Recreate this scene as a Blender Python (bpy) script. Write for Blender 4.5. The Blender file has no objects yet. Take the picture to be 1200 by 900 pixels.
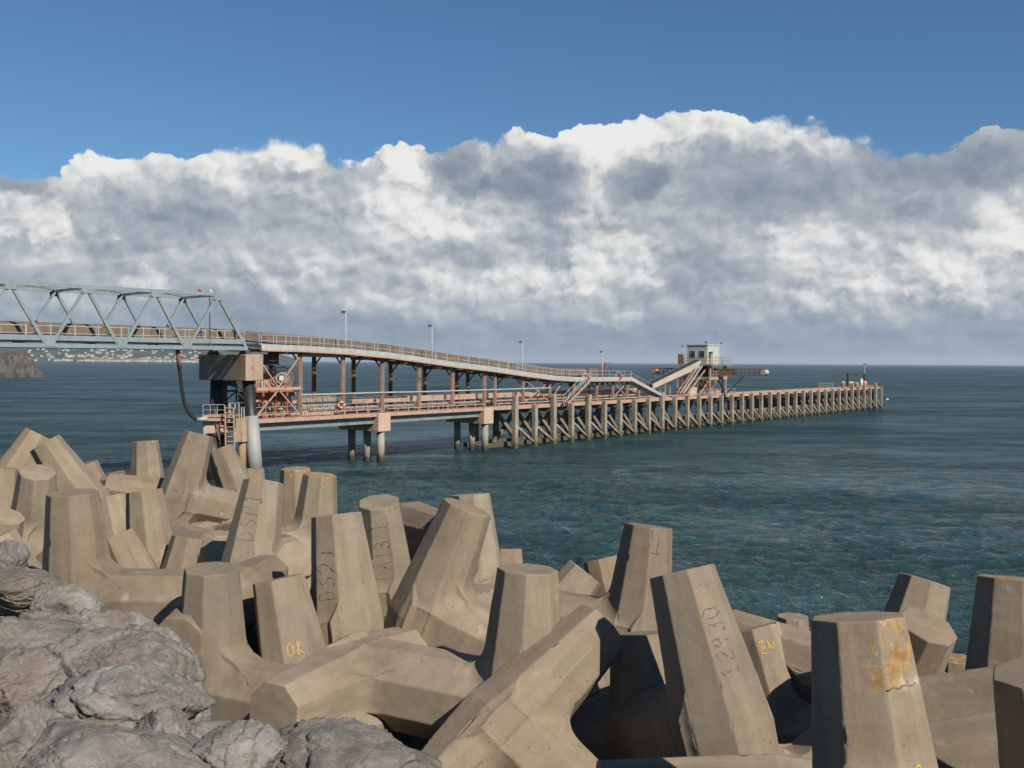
import bpy, bmesh, math, random
import numpy as np
from mathutils import Vector, Matrix
random.seed(7); RNG = np.random.default_rng(11)
S = bpy.context.scene
SUN_E = 4.9; EXPO = 0.45; SKY_S = .054; SKY_TINT = (.60, .91, 1.16, 1); CLOUD_S = .62; HAZE = 0.000035; SEA_SLOPE = .24; SEA_MIRROR = .72
COL = S.collection
R = math.radians
CH = 11.0                                   # camera height above the sea
FPX = 1200.0                                # focal length in photo pixels
PITCH = math.atan(25.4/FPX); ROLL = R(0.30)
F_ = Vector((0, math.cos(PITCH), -math.sin(PITCH)))
U0 = Vector((0, math.sin(PITCH), math.cos(PITCH))); R0 = Vector((1, 0, 0))
RT = R0*math.cos(ROLL)+U0*math.sin(ROLL)
UP = U0*math.cos(ROLL)-R0*math.sin(ROLL)
CAM = Vector((0, 0, CH))
def ray(u, v): return F_+RT*((u-600)/FPX)+UP*((450-v)/FPX)
def P(u, v, depth): return CAM+ray(u, v)*depth
def PY(u, v, y):
    r = ray(u, v); return CAM+r*(y/r.y)
SUN_AZ, SUN_EL = R(38), R(37)               # to the right of straight behind the camera
# ------------------------------------------------------------------ node helper
class G:
    flat = False
    def __init__(s, tree): s.t = tree; s.L = tree.links
    def n(s, typ, **kw):
        nd = s.t.nodes.new(typ)
        for k, v in kw.items(): setattr(nd, k, v)
        return nd
    def put(s, sock, v):
        if isinstance(v, bpy.types.NodeSocket): s.L.new(v, sock)
        elif v is not None: sock.default_value = v
    def m(s, op, a, b=None, c=None, clamp=False):
        nd = s.n('ShaderNodeMath', operation=op, use_clamp=clamp)
        for i, x in enumerate((a, b, c)):
            if x is not None: s.put(nd.inputs[i], x)
        return nd.outputs[0]
    def vm(s, op, a, b=None, scale=None):
        nd = s.n('ShaderNodeVectorMath', operation=op)
        s.put(nd.inputs[0], a)
        if b is not None: s.put(nd.inputs[1], b)
        if scale is not None: s.put(nd.inputs['Scale'], scale)
        return nd.outputs['Value'] if op in ('LENGTH', 'DOT_PRODUCT', 'DISTANCE') else nd.outputs[0]
    def noise(s, vec, scale=1, detail=4, rough=.5, dist=0., col=False, lac=2.0):
        nd = s.n('ShaderNodeTexNoise', noise_dimensions='2D' if s.flat else '3D')
        s.put(nd.inputs['Vector'], vec)
        for k, v in (('Scale', scale), ('Detail', detail), ('Roughness', rough), ('Distortion', dist), ('Lacunarity', lac)): s.put(nd.inputs[k], v)
        return nd.outputs['Color' if col else 'Fac']
    def vor(s, vec, scale=1, feature='F1', out='Distance', smooth=None):
        nd = s.n('ShaderNodeTexVoronoi', feature=feature, voronoi_dimensions='2D' if s.flat else '3D')
        s.put(nd.inputs['Vector'], vec); s.put(nd.inputs['Scale'], scale)
        if smooth is not None: nd.inputs['Smoothness'].default_value = smooth
        return nd.outputs[out]
    def ss(s, x, a, b, lo=0., hi=1.):
        nd = s.n('ShaderNodeMapRange', interpolation_type='SMOOTHSTEP')
        s.put(nd.inputs['Value'], x); s.put(nd.inputs['From Min'], a); s.put(nd.inputs['From Max'], b)
        s.put(nd.inputs['To Min'], lo); s.put(nd.inputs['To Max'], hi)
        return nd.outputs['Result']
    def mix(s, f, a, b, typ='MIX'):
        nd = s.n('ShaderNodeMix', data_type='RGBA', blend_type=typ)
        s.put(nd.inputs[0], f)
        for k, v in ((6, a), (7, b)):
            if isinstance(v, tuple) and len(v) == 3: v = (*v, 1)
            s.put(nd.inputs[k], v)
        return nd.outputs[2]
    def ramp(s, f, stops):
        nd = s.n('ShaderNodeValToRGB'); s.put(nd.inputs[0], f)
        e = nd.color_ramp.elements
        while len(e) < len(stops): e.new(.5)
        for i, (p, c) in enumerate(stops): e[i].position = p; e[i].color = (*c, 1)
        return nd.outputs[0]
    def xyz(s, v):
        nd = s.n('ShaderNodeSeparateXYZ'); s.put(nd.inputs[0], v); return nd.outputs
    def comb(s, x, y, z):
        nd = s.n('ShaderNodeCombineXYZ')
        for i, q in enumerate((x, y, z)): s.put(nd.inputs[i], q)
        return nd.outputs[0]
    def scalev(s, v, sc): return s.vm('MULTIPLY', v, sc)
    def bump(s, h, strength=.5, dist=.02, normal=None):
        nd = s.n('ShaderNodeBump'); s.put(nd.inputs['Height'], h)
        nd.inputs['Strength'].default_value = strength; nd.inputs['Distance'].default_value = dist
        if normal is not None: s.put(nd.inputs['Normal'], normal)
        return nd.outputs[0]
def mat(name):
    m = bpy.data.materials.new(name); m.use_nodes = True
    g = G(m.node_tree); b = m.node_tree.nodes['Principled BSDF']
    return m, g, b
def objco(g): return g.n('ShaderNodeTexCoord').outputs['Object']
def geoco(g): return g.n('ShaderNodeNewGeometry').outputs['Position']
def weathered(name, c1, c2, rough=.75, scale=1.2, metal=0., rust=None, rust_amt=.5, streak=True, bump=.25, wet=False):
    """paint / steel / concrete with blotches, vertical streaks and optional rust"""
    m, g, b = mat(name); p = geoco(g)
    c1 = tuple(x*.82 for x in c1); c2 = tuple(x*.82 for x in c2); rust = tuple(x*.9 for x in rust) if rust else None
    n1 = g.noise(p, scale, 6, .62)
    n2 = g.noise(g.scalev(p, (2.2, 2.2, .25 if streak else 2.2)), scale*1.5, 5, .6)
    f = g.ss(g.m('ADD', g.m('MULTIPLY', n1, .55), g.m('MULTIPLY', n2, .45)), .33, .67)
    c = g.mix(f, c1, c2)
    if rust:
        n3 = g.noise(g.scalev(p, (1, 1, .45)), scale*2.3, 8, .7)
        c = g.mix(g.ss(n3, .62-.22*rust_amt, .72-.12*rust_amt), c, rust)
    if wet:   # marine growth at the waterline: a band with its own ragged edge
        z = g.xyz(p)[2]
        e = g.m('ADD', z, g.m('MULTIPLY', g.noise(p, 1.6, 4, .6), -1.4))
        c = g.mix(g.ss(e, .25, -.3), c, (.035, .037, .022))
        c = g.mix(g.m('MULTIPLY', g.ss(e, 1.6, .2), .45), c, (.09, .08, .045))
    g.put(b.inputs['Base Color'], c); b.inputs['Roughness'].default_value = rough; b.inputs['Metallic'].default_value = metal
    g.put(b.inputs['Normal'], g.bump(g.noise(p, scale*9, 6, .65), bump, .03))
    return m
# ------------------------------------------------------------------ scene objects
def tag(o, label=None, cat=None, group=None, kind=None):
    if label: o['label'] = label
    if cat: o['category'] = cat
    if group: o['group'] = group
    if kind: o['kind'] = kind
    return o
def thing(name, label, cat, loc=(0, 0, 0), rotz=0., group=None):
    o = bpy.data.objects.new(name, None); COL.objects.link(o)
    o.location = loc; o.rotation_euler = (0, 0, rotz); o.empty_display_size = .3
    return tag(o, label, cat, group)
def link(name, me, m=None, parent=None, smooth=False):
    if m is not None:
        for x in (m if isinstance(m, (list, tuple)) else [m]): me.materials.append(x)
    o = bpy.data.objects.new(name, me); COL.objects.link(o)
    if parent: o.parent = parent
    if smooth: me.polygons.foreach_set('use_smooth', [True]*len(me.polygons))
    return o
class MB:
    """collects shapes in world coordinates and links them as ONE mesh object"""
    def __init__(s): s.v = []; s.f = []; s.mi = []; s.cur = 0
    def add(s, vs, fs):
        k = len(s.v); s.v += [Vector(p) for p in vs]
        s.f += [[i+k for i in f] for f in fs]; s.mi += [s.cur]*len(fs); return s
    def hexa(s, p): return s.add(p, [(0, 3, 2, 1), (4, 5, 6, 7), (0, 1, 5, 4), (1, 2, 6, 5), (2, 3, 7, 6), (3, 0, 4, 7)])
    def box(s, o, ax, ay, az):
        o, ax, ay, az = map(Vector, (o, ax, ay, az))
        return s.hexa([o, o+ax, o+ax+ay, o+ay, o+az, o+ax+az, o+ax+ay+az, o+ay+az])
    def bar(s, a, b, w, h=None, up=(0, 0, 1)):
        a, b = Vector(a), Vector(b); h = h or w
        d = (b-a).normalized(); up = Vector(up)
        if abs(d.dot(up)) > .98: up = Vector(JD) if abs(d.dot(Vector(JD))) < .9 else Vector((1, 0, 0))
        x = d.cross(up).normalized(); y = x.cross(d)
        return s.box(a-x*w/2-y*h/2, x*w, y*h, b-a) if False else s.hexa([a-x*w/2-y*h/2, a+x*w/2-y*h/2, a+x*w/2+y*h/2, a-x*w/2+y*h/2, b-x*w/2-y*h/2, b+x*w/2-y*h/2, b+x*w/2+y*h/2, b-x*w/2+y*h/2])
    def tube(s, pts, r, n=8, cap=True):
        pts = [Vector(p) for p in pts]; rs = r if isinstance(r, (list, tuple)) else [r]*len(pts)
        k = len(s.v); prev = None
        for i, p in enumerate(pts):
            d = (pts[min(i+1, len(pts)-1)]-pts[max(i-1, 0)]).normalized()
            u = (prev-d*prev.dot(d)) if prev is not None else d.orthogonal()
            u.normalize(); prev = u; w = d.cross(u)
            for j in range(n):
                a = 2*math.pi*j/n; s.v.append(p+(u*math.cos(a)+w*math.sin(a))*rs[i])
        for i in range(len(pts)-1):
            for j in range(n):
                s.f.append([k+i*n+j, k+i*n+(j+1) % n, k+(i+1)*n+(j+1) % n, k+(i+1)*n+j]); s.mi.append(s.cur)
        if cap:
            s.f.append([k+j for j in range(n)][::-1]); s.mi.append(s.cur)
            s.f.append([k+(len(pts)-1)*n+j for j in range(n)]); s.mi.append(s.cur)
        return s
    def ring(s, c, nrm, r, w, t, n=28):
        """flat ring: rectangular section, w radial, t along the normal"""
        c, nrm = Vector(c), Vector(nrm).normalized(); u = nrm.orthogonal().normalized(); q = nrm.cross(u)
        k = len(s.v)
        for j in range(n):
            a = 2*math.pi*j/n; d = u*math.cos(a)+q*math.sin(a)
            for rr, tt in ((r-w/2, -t/2), (r+w/2, -t/2), (r+w/2, t/2), (r-w/2, t/2)): s.v.append(c+d*rr+nrm*tt)
        for j in range(n):
            for i in range(4):
                s.f.append([k+j*4+i, k+j*4+(i+1) % 4, k+((j+1) % n)*4+(i+1) % 4, k+((j+1) % n)*4+i]); s.mi.append(s.cur)
        return s
    def build(s, name, m, parent=None, smooth=False, label=None, bevel=0.):
        off = parent.matrix_world.translation if parent is not None else Vector((0, 0, 0))
        if parent is not None:
            off = Vector((0, 0, 0)); q = parent
            while q is not None: off = off+Vector(q.location); q = q.parent
        me = bpy.data.meshes.new(name)
        me.from_pydata([tuple(p-off) for p in s.v], [], s.f)
        me.polygons.foreach_set('material_index', s.mi)
        bm = bmesh.new(); bm.from_mesh(me); bmesh.ops.recalc_face_normals(bm, faces=bm.faces)
        if bevel: bmesh.ops.bevel(bm, geom=bm.edges[:], offset=bevel, segments=1, affect='EDGES', clamp_overlap=True)
        bm.to_mesh(me); bm.free(); me.update()
        o = link(name, me, m, parent, smooth)
        if label: o['label'] = label
        return o
# ------------------------------------------------------------------ numeric noise
def vnoise(p, seed=0):
    """value noise in [0,1] at points p (N,3)"""
    i = np.floor(p).astype(np.int64); f = p-i; f = f*f*(3-2*f)
    def h(x, y, z):
        n = (x*374761393+y*668265263+z*2147483647+seed*974634121) & 0xFFFFFFFF
        n = ((n ^ (n >> 13))*1274126177) & 0xFFFFFFFF
        n = ((n ^ (n >> 16))*2246822519) & 0xFFFFFFFF
        return ((n ^ (n >> 15)) & 0xFFFF)/65535.0
    x, y, z = i.T; r = 0
    for dx in (0, 1):
        for dy in (0, 1):
            for dz in (0, 1):
                w = (f[:, 0] if dx else 1-f[:, 0])*(f[:, 1] if dy else 1-f[:, 1])*(f[:, 2] if dz else 1-f[:, 2])
                r = r+w*h(x+dx, y+dy, z+dz)
    return r
def fbm(p, seed=0, oct=4, rough=.5):
    r = 0; a = 1; t = 0
    for o in range(oct): r = r+a*vnoise(p*2**o+17.3*o, seed+o); t += a; a *= rough
    return r/t
JD = (.5955, .8034, 0.)
# ================================================================== camera, sun, sky
cd = bpy.data.cameras.new('camera'); cd.lens = 36; cd.sensor_width = 36; cd.sensor_fit = 'HORIZONTAL'
cd.clip_start = .05; cd.clip_end = 120000
cam = bpy.data.objects.new('camera', cd); COL.objects.link(cam)
mw = Matrix((RT, UP, -F_)).transposed().to_4x4(); mw.translation = CAM
cam.matrix_world = mw; S.camera = cam
sd = bpy.data.lights.new('sun', 'SUN'); sd.energy = SUN_E; sd.angle = R(.53); sd.color = (1, .93, .82)
sun = bpy.data.objects.new('sun', sd); COL.objects.link(sun)
tos = Vector((math.sin(SUN_AZ)*math.cos(SUN_EL), -math.cos(SUN_AZ)*math.cos(SUN_EL), math.sin(SUN_EL)))
sun.rotation_euler = tos.to_track_quat('Z', 'Y').to_euler(); sun.location = (30, -30, 60)
S.view_settings.view_transform = 'Standard'; S.view_settings.look = 'None'
S.view_settings.exposure = EXPO; S.view_settings.gamma = 1; S.view_settings.use_curve_mapping = False
S.render.engine = 'CYCLES'; S.cycles.use_denoising = True
try: S.cycles.denoiser = 'OPENIMAGEDENOISE'
except Exception: pass
S.cycles.max_bounces = 6; S.cycles.volume_bounces = 0; S.cycles.caustics_reflective = False; S.cycles.caustics_refractive = False
S.cycles.sample_clamp_indirect = 4.0
S.render.filter_size = 1.5
def azel(u, v):
    r = ray(u, v).normalized(); return math.degrees(math.atan2(r.x, r.y)), math.degrees(math.asin(r.z))
W = bpy.data.worlds.new('World'); S.world = W; W.use_nodes = True
g = G(W.node_tree); W.node_tree.nodes.clear()
sky = g.n('ShaderNodeTexSky', sky_type='NISHITA'); sky.sun_disc = False
sky.sun_elevation = SUN_EL; sky.sun_rotation = math.pi-SUN_AZ; sky.altitude = 20; sky.air_density = 1.0; sky.dust_density = .3; sky.ozone_density = 2.2
d = g.vm('NORMALIZE', g.n('ShaderNodeTexCoord').outputs['Generated'])
dx, dy, dz = g.xyz(d)
az = g.m('MULTIPLY', g.m('ARCTAN2', dx, dy), 57.29578); el = g.m('MULTIPLY', g.m('ARCSINE', dz), 57.29578)
c0 = g.comb(az, el, 0.)
g.flat = True
# domain warp
wv = g.vm('SUBTRACT', g.noise(g.scalev(c0, (.16, .22, 1)), 1, 3, .5, col=True), (.5, .5, .5))
wv2 = g.vm('SUBTRACT', g.noise(g.scalev(c0, (.62, .8, 1)), 1, 9, .63, col=True), (.5, .5, .5))
wc = g.vm('ADD', g.vm('ADD', c0, g.vm('MULTIPLY', wv, (2.6, 1.8, 0))), g.vm('MULTIPLY', wv2, (2.0, 1.7, 0)))
wfine = g.vm('ADD', c0, g.vm('ADD', g.vm('MULTIPLY', wv2, (.9, .8, 0)), g.vm('MULTIPLY', wv, (.6, .5, 0))))
# billows: heaped cells, used for the outline and for relief under the sun
def billow(vec):
    b1 = g.vor(g.scalev(vec, (.40, .52, 1)), 1, 'SMOOTH_F1', smooth=.5)
    b2 = g.vor(g.scalev(vec, (1.05, 1.3, 1)), 1, 'SMOOTH_F1', smooth=.4)
    b3 = g.vor(g.scalev(vec, (2.6, 3.1, 1)), 1, 'SMOOTH_F1', smooth=.4)
    n = g.noise(g.scalev(vec, (.9, 1.15, 1)), 1, 9, .6)
    s = g.m('ADD', g.m('MULTIPLY', b1, -.66), g.m('MULTIPLY', b2, -.30))
    return g.m('ADD', g.m('ADD', g.m('ADD', s, .56), g.m('MULTIPLY', b3, -.12)), g.m('MULTIPLY', n, .42))
h0 = billow(wfine)
h1 = billow(g.vm('ADD', wfine, (.32, .42, 0)))
relief = g.m('MULTIPLY', g.m('SUBTRACT', h0, h1), 1.15)
# outline of the bank against the blue
prof = [(-120, 195), (0, 192), (40, 199), (80, 185), (110, 176), (150, 184), (200, 182), (250, 170), (290, 162), (340, 162), (368, 168), (392, 189), (415, 193), (432, 176), (460, 160), (490, 166), (515, 176), (550, 166), (590, 159), (640, 152), (700, 141), (755, 127), (800, 131), (870, 134), (940, 142), (1000, 160), (1030, 172), (1070, 180), (1110, 168), (1150, 154), (1200, 142), (1300, 125)]
fc = g.n('ShaderNodeFloatCurve'); g.put(fc.inputs['Value'], g.m('DIVIDE', g.m('ADD', g.xyz(wfine)[0], 60.), 120.))
cu = fc.mapping.curves[0]; pts = []
for u, v in prof: a, e = azel(u, v); pts.append(((a+60)/120, e/20))
pts = [(0, .08), (.12, .3)]+pts+[(.9, .3), (1, .08)]
while len(cu.points) < len(pts): cu.points.new(.5, .5)
for i, (x, y) in enumerate(pts): cu.points[i].location = (x, y); cu.points[i].handle_type = 'AUTO_CLAMPED'
fc.mapping.update()
top = g.m('MULTIPLY', fc.outputs[0], 20.)
edge = g.m('ADD', g.m('SUBTRACT', top, el), g.m('MULTIPLY', g.m('SUBTRACT', h0, .36), 1.5))
softn = g.ss(g.noise(g.scalev(c0, (.13, .1, 1)), 1, 2, .5), .45, .62, .12, .7)
cover = g.ss(edge, 0., softn)
# bright and grey masses
hh_ = g.m('MULTIPLY', g.m('SUBTRACT', h0, .30), 1.5)
def blob(u, v, ru, rv, amp, sharp=0):
    a, e = azel(u, v); k = FPX*math.pi/180
    q = g.vm('MULTIPLY', g.vm('SUBTRACT', wf2 if sharp else wc, (a, e, 0)), (k/ru, k/rv, 0))
    if sharp: return g.ss(g.m('SUBTRACT', g.vm('LENGTH', q), hh_), 1.22, .55, 0., amp*(.82 if amp < 0 else 1.))
    return g.ss(g.vm('LENGTH', q), 1.35, .2, 0., amp)
wf2 = g.vm('ADD', c0, g.vm('ADD', g.vm('MULTIPLY', wv2, (1.9, 1.6, 0)), g.vm('MULTIPLY', wv, (1.6, 1.1, 0))))
BL = [(95, 192, 75, 30, .42), (28, 262, 58, 24, .30, 1), (60, 285, 50, 26, .16), (178, 328, 26, 14, .18, 1), (330, 175, 66, 20, .34, 1), (310, 185, 90, 30, .20), (215, 195, 90, 26, .26), (460, 178, 38, 24, .36, 1), (470, 215, 46, 50, .22),
      (480, 250, 60, 50, .22), (530, 262, 80, 36, .30), (560, 335, 110, 44, .20), (690, 178, 62, 52, .36), (760, 150, 130, 34, .42), (925, 152, 92, 24, .42), (605, 156, 40, 12, .34), (700, 160, 60, 40, .18),
      (690, 252, 60, 40, .26), (715, 305, 56, 34, .24, 1), (720, 315, 80, 40, .14), (640, 335, 70, 34, .14), (735, 372, 36, 9, .16, 1), (970, 292, 84, 50, .20), (940, 285, 50, 20, .10, 1), (1090, 300, 66, 44, .20), (1060, 330, 60, 30, .10, 1), (1150, 315, 70, 44, .20), (1020, 350, 74, 26, .10, 1), (1195, 255, 36, 44, .34),
      (380, 318, 130, 36, .10), (320, 330, 50, 16, .08, 1), (450, 352, 46, 12, .09, 1), (100, 365, 90, 20, .08), (900, 352, 70, 14, .08, 1), (150, 225, 60, 18, .12), (400, 235, 90, 26, .06), (230, 300, 60, 20, .06, 1),
      (632, 210, 56, 36, -.36, 1), (745, 216, 46, 27, -.32, 1), (850, 196, 74, 34, -.15, 1), (538, 192, 38, 34, -.30, 1), (860, 230, 120, 60, -.06), (200, 245, 110, 30, -.10, 1), (55, 322, 50, 16, -.14, 1), (545, 297, 40, 17, -.24, 1), (672, 288, 24, 30, -.14, 1), (740, 260, 26, 18, -.10, 1),
      (1050, 222, 150, 40, -.10), (1060, 262, 70, 22, -.16, 1), (920, 235, 60, 34, -.10, 1), (815, 325, 90, 44, -.12), (10, 212, 44, 18, -.30, 1), (1130, 178, 110, 34, -.17), (1150, 200, 60, 24, -.10, 1), (330, 385, 280, 16, -.08), (800, 388, 300, 14, -.08), (375, 268, 50, 18, -.06, 1), (590, 368, 60, 14, -.08, 1), (280, 365, 120, 20, -.08)]
acc = None
for b_ in BL:
    x = blob(*b_); acc = x if acc is None else g.m('ADD', acc, x)
n0 = g.noise(g.scalev(wc, (.15, .22, 1)), 1, 9, .58)
lit = g.m('ADD', g.m('ADD', g.m('MULTIPLY', acc, 1.2), .525), g.m('ADD', g.m('MULTIPLY', relief, g.ss(acc, -.2, .35, .36, 1.0)), g.m('MULTIPLY', g.m('SUBTRACT', n0, .5), .52)))
rim = g.m('MULTIPLY', g.ss(edge, 1.1, .1), .10)
lit = g.m('MULTIPLY', g.m('ADD', lit, rim), .85, clamp=True)
ccol = g.ramp(lit, [(0., (.215, .272, .355)), (.19, (.305, .362, .44)), (.38, (.44, .49, .55)), (.56, (.61, .64, .67)), (.74, (.80, .81, .815)), (1., (1.0, .995, .975))])
# distance haze low in the bank
low = g.ss(el, 4.2, .5)
ccol = g.mix(g.m('MULTIPLY', low, .68), ccol, (.195, .30, .445))
wisp = g.m('MULTIPLY', g.ss(g.noise(g.scalev(wfine, (.16, .8, 1)), 1, 6, .6), .5, .68), g.m('MULTIPLY', g.ss(el, .5, 1.2), g.ss(el, 3.0, 1.6)))
ccol = g.mix(g.m('MULTIPLY', wisp, .4), ccol, (.42, .48, .56))
cover = g.m('MULTIPLY', cover, g.ss(dz, -.02, 0.))
g.flat = False
bs = g.n('ShaderNodeBackground'); g.put(bs.inputs[0], g.mix(1., sky.outputs[0], SKY_TINT, 'MULTIPLY')); bs.inputs[1].default_value = SKY_S
bc = g.n('ShaderNodeBackground'); g.put(bc.inputs[0], ccol); bc.inputs[1].default_value = CLOUD_S
ms = g.n('ShaderNodeMixShader'); g.put(ms.inputs[0], cover); g.L.new(bs.outputs[0], ms.inputs[1]); g.L.new(bc.outputs[0], ms.inputs[2])
out = g.n('ShaderNodeOutputWorld'); g.L.new(ms.outputs[0], out.inputs[0])
# ================================================================== sea
m, g, b = mat('sea_water'); p = geoco(g)
dist = g.vm('LENGTH', p)
g.flat = True
warp = g.vm('ADD', p, g.vm('MULTIPLY', g.vm('SUBTRACT', g.noise(p, .05, 2, .5, col=True), (.5, .5, .5)), (6, 6, 0)))
rot = g.n('ShaderNodeMapping'); rot.inputs['Rotation'].default_value = (0, 0, R(12)); g.put(rot.inputs['Vector'], warp); q = rot.outputs[0]
def chop(sx, sy, det):   # peaked crests, rounded troughs
    n = g.noise(g.scalev(q, (sx, sy, 1)), 1, det, .55)
    return g.m('SUBTRACT', 1., g.m('ABSOLUTE', g.m('MULTIPLY', g.m('SUBTRACT', n, .5), 2.6)))
w1 = g.noise(g.scalev(q, (.10, .20, 1)), 1, 2, .5)
w2 = chop(.26, .46, 3); w3 = chop(.75, 1.2, 4); w4 = g.noise(g.scalev(q, (3.2, 4.6, 1)), 1, 3, .6)
gust = g.ss(g.noise(g.scalev(p, (.010, .024, 1)), 1, 4, .6), .33, .66, .6, 1.25)
hgt = g.m('ADD', g.m('MULTIPLY', w1, .6), g.m('MULTIPLY', g.m('MULTIPLY', w2, gust), .34))
hgt = g.m('ADD', hgt, g.m('ADD', g.m('MULTIPLY', g.m('MULTIPLY', w3, gust), .17), g.m('MULTIPLY', w4, .055)))
bmp = g.n('ShaderNodeBump'); g.put(bmp.inputs['Height'], hgt); bmp.inputs['Strength'].default_value = 1.0; bmp.inputs['Distance'].default_value = 1.1
patch = g.noise(g.scalev(p, (.006, .014, 1)), 1, 5, .6)
cc = g.mix(g.ss(patch, .35, .65), (.019, .047, .056), (.023, .056, .064))
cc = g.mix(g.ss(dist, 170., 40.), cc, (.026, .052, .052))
g.flat = False
g.put(b.inputs['Roughness'], g.ss(dist, 40., 700., .12, .34)); b.inputs['IOR'].default_value = 1.333
g.flat = True
ripple_tone = g.noise(g.scalev(p, (.022, .06, 1)), 1, 9, .78)
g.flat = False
g.put(b.inputs['Base Color'], g.mix(g.ss(ripple_tone, .38, .62), g.mix(1., cc, (.70, .74, .76), 'MULTIPLY'), g.mix(1., cc, (1.30, 1.25, 1.22), 'MULTIPLY')))  # light and dark of distant ripples painted into the water colour
# body colour under a sky reflection; steep little waves keep the mirror below the Fresnel value of a flat sea
df = g.n('ShaderNodeBsdfDiffuse'); gs = g.n('ShaderNodeBsdfGlossy'); fr = g.n('ShaderNodeFresnel'); fr.inputs['IOR'].default_value = 1.333
for nd in (df, gs, fr): g.put(nd.inputs['Normal'], bmp.outputs[0])
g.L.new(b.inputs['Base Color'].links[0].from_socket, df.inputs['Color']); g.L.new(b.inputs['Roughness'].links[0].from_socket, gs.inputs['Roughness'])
gs.inputs['Color'].default_value = (1, 1, 1, 1)
mxs = g.n('ShaderNodeMixShader'); g.put(mxs.inputs[0], g.m('MULTIPLY', fr.outputs[0], g.m('MULTIPLY', g.ss(ripple_tone, .36, .64, .55, 1.15), g.ss(dist, 50., 260., SEA_MIRROR, SEA_MIRROR*.68))))
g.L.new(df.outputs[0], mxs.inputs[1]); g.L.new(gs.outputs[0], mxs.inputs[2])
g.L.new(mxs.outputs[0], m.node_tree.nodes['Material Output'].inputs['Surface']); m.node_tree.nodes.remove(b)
# real waves: a polar sheet out to the horizon, finest where the sea lies in front of the blocks
th = np.concatenate([np.linspace(-math.pi, -.62, 26)[:-1], np.linspace(-.62, .62, 1050), np.linspace(.62, math.pi, 26)[1:]])
rr = [6.]
while rr[-1] < 520: rr.append(rr[-1]+max(.16, rr[-1]**2/(CH*1024)*.85) if rr[-1] > 24 else rr[-1]+3)
while rr[-1] < 40000: rr.append(rr[-1]*1.12)
rr = np.array(rr); rng = np.random.default_rng(4)
TH, RR = np.meshgrid(th, rr); X = RR*np.sin(TH); Y = RR*np.cos(TH); H = np.zeros_like(X)
dr = np.gradient(rr)[:, None]*np.ones_like(TH); fine = np.clip((.64-np.abs(TH))/.03, 0, 1)
xf = X.ravel(); yf = Y.ravel(); wx = (fbm(np.stack([xf/9, yf/9, 0*xf], 1), 31, 2)-.5).reshape(X.shape)*5; wy = (fbm(np.stack([xf/9, yf/9, 0*xf+9], 1), 32, 2)-.5).reshape(X.shape)*5
gu = .55+.9*fbm(np.stack([xf/45, yf/70, 0*xf], 1), 33, 3).reshape(X.shape)
NW = 64; lam = np.exp(np.linspace(math.log(.45), math.log(3.6), NW))*rng.uniform(.93, 1.07, NW)
for L_ in lam:
    a_ = R(250)+rng.normal(0, .62); s_ = SEA_SLOPE*math.sqrt(2/NW)*(1.0 if L_ < 3 else .7)
    kx, ky = 2*math.pi/L_*math.cos(a_), 2*math.pi/L_*math.sin(a_)
    att = np.clip((L_/np.maximum(dr, .04)-1.6)/2.0, 0, 1)
    H += att*s_*L_/(2*math.pi)*np.sin(kx*(X+wx)+ky*(Y+wy)+rng.uniform(0, 6.3))
H *= fine*gu; H += .10*np.abs(H)*np.sign(H)
nr_, nt = X.shape; q_ = np.stack([X, Y, H], -1).reshape(-1, 3)
ii = np.arange(nr_-1)[:, None]*nt+np.arange(nt-1)[None]; fcs = np.stack([ii, ii+nt, ii+nt+1, ii+1], -1).reshape(-1, 4)[:, ::-1]
me = bpy.data.meshes.new('sea'); me.vertices.add(len(q_)); me.vertices.foreach_set('co', q_.ravel()); me.loops.add(fcs.size); me.loops.foreach_set('vertex_index', fcs.ravel())
me.polygons.add(len(fcs)); me.polygons.foreach_set('loop_start', np.arange(0, fcs.size, 4)); me.polygons.foreach_set('loop_total', np.full(len(fcs), 4)); me.polygons.foreach_set('use_smooth', [True]*len(fcs)); me.update()
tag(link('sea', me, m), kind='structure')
# ================================================================== breakwater: ground, dolosse, boulders
DC = 2.4; DB = .295*DC; DA = .20*DC; DXO = .34*DC
OCT = [(math.cos(k*math.pi/4), math.sin(k*math.pi/4)) for k in range(8)]
ALPHA = math.atan((DB-DA)/DC)
def lse_planes(ds, k=380.):
    D = np.stack(ds); mx = D.max(0); e = np.exp((D-mx)*k); s = e.sum(0)
    return mx+np.log(s)/k, e/s, np.log(s)/k
def arm(q1, q2, ax, e1, e2, eax, taper=True, half=DC/2):
    aa = np.abs(ax); r = DB/2-(DB-DA)/2*np.minimum(aa/(DC/2), 1.2) if taper else np.full_like(aa, DB/2)
    ca = math.cos(ALPHA) if taper else 1
    ds = [(q1*c+q2*s-r)*ca for c, s in OCT]+[aa-half]
    d, w, ex = lse_planes(ds)
    n = sum(w[i][:, None]*(np.array(e1)*OCT[i][0]+np.array(e2)*OCT[i][1]) for i in range(8))+w[8][:, None]*np.array(eax)*np.sign(ax)[:, None]
    return d, n, ex
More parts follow.
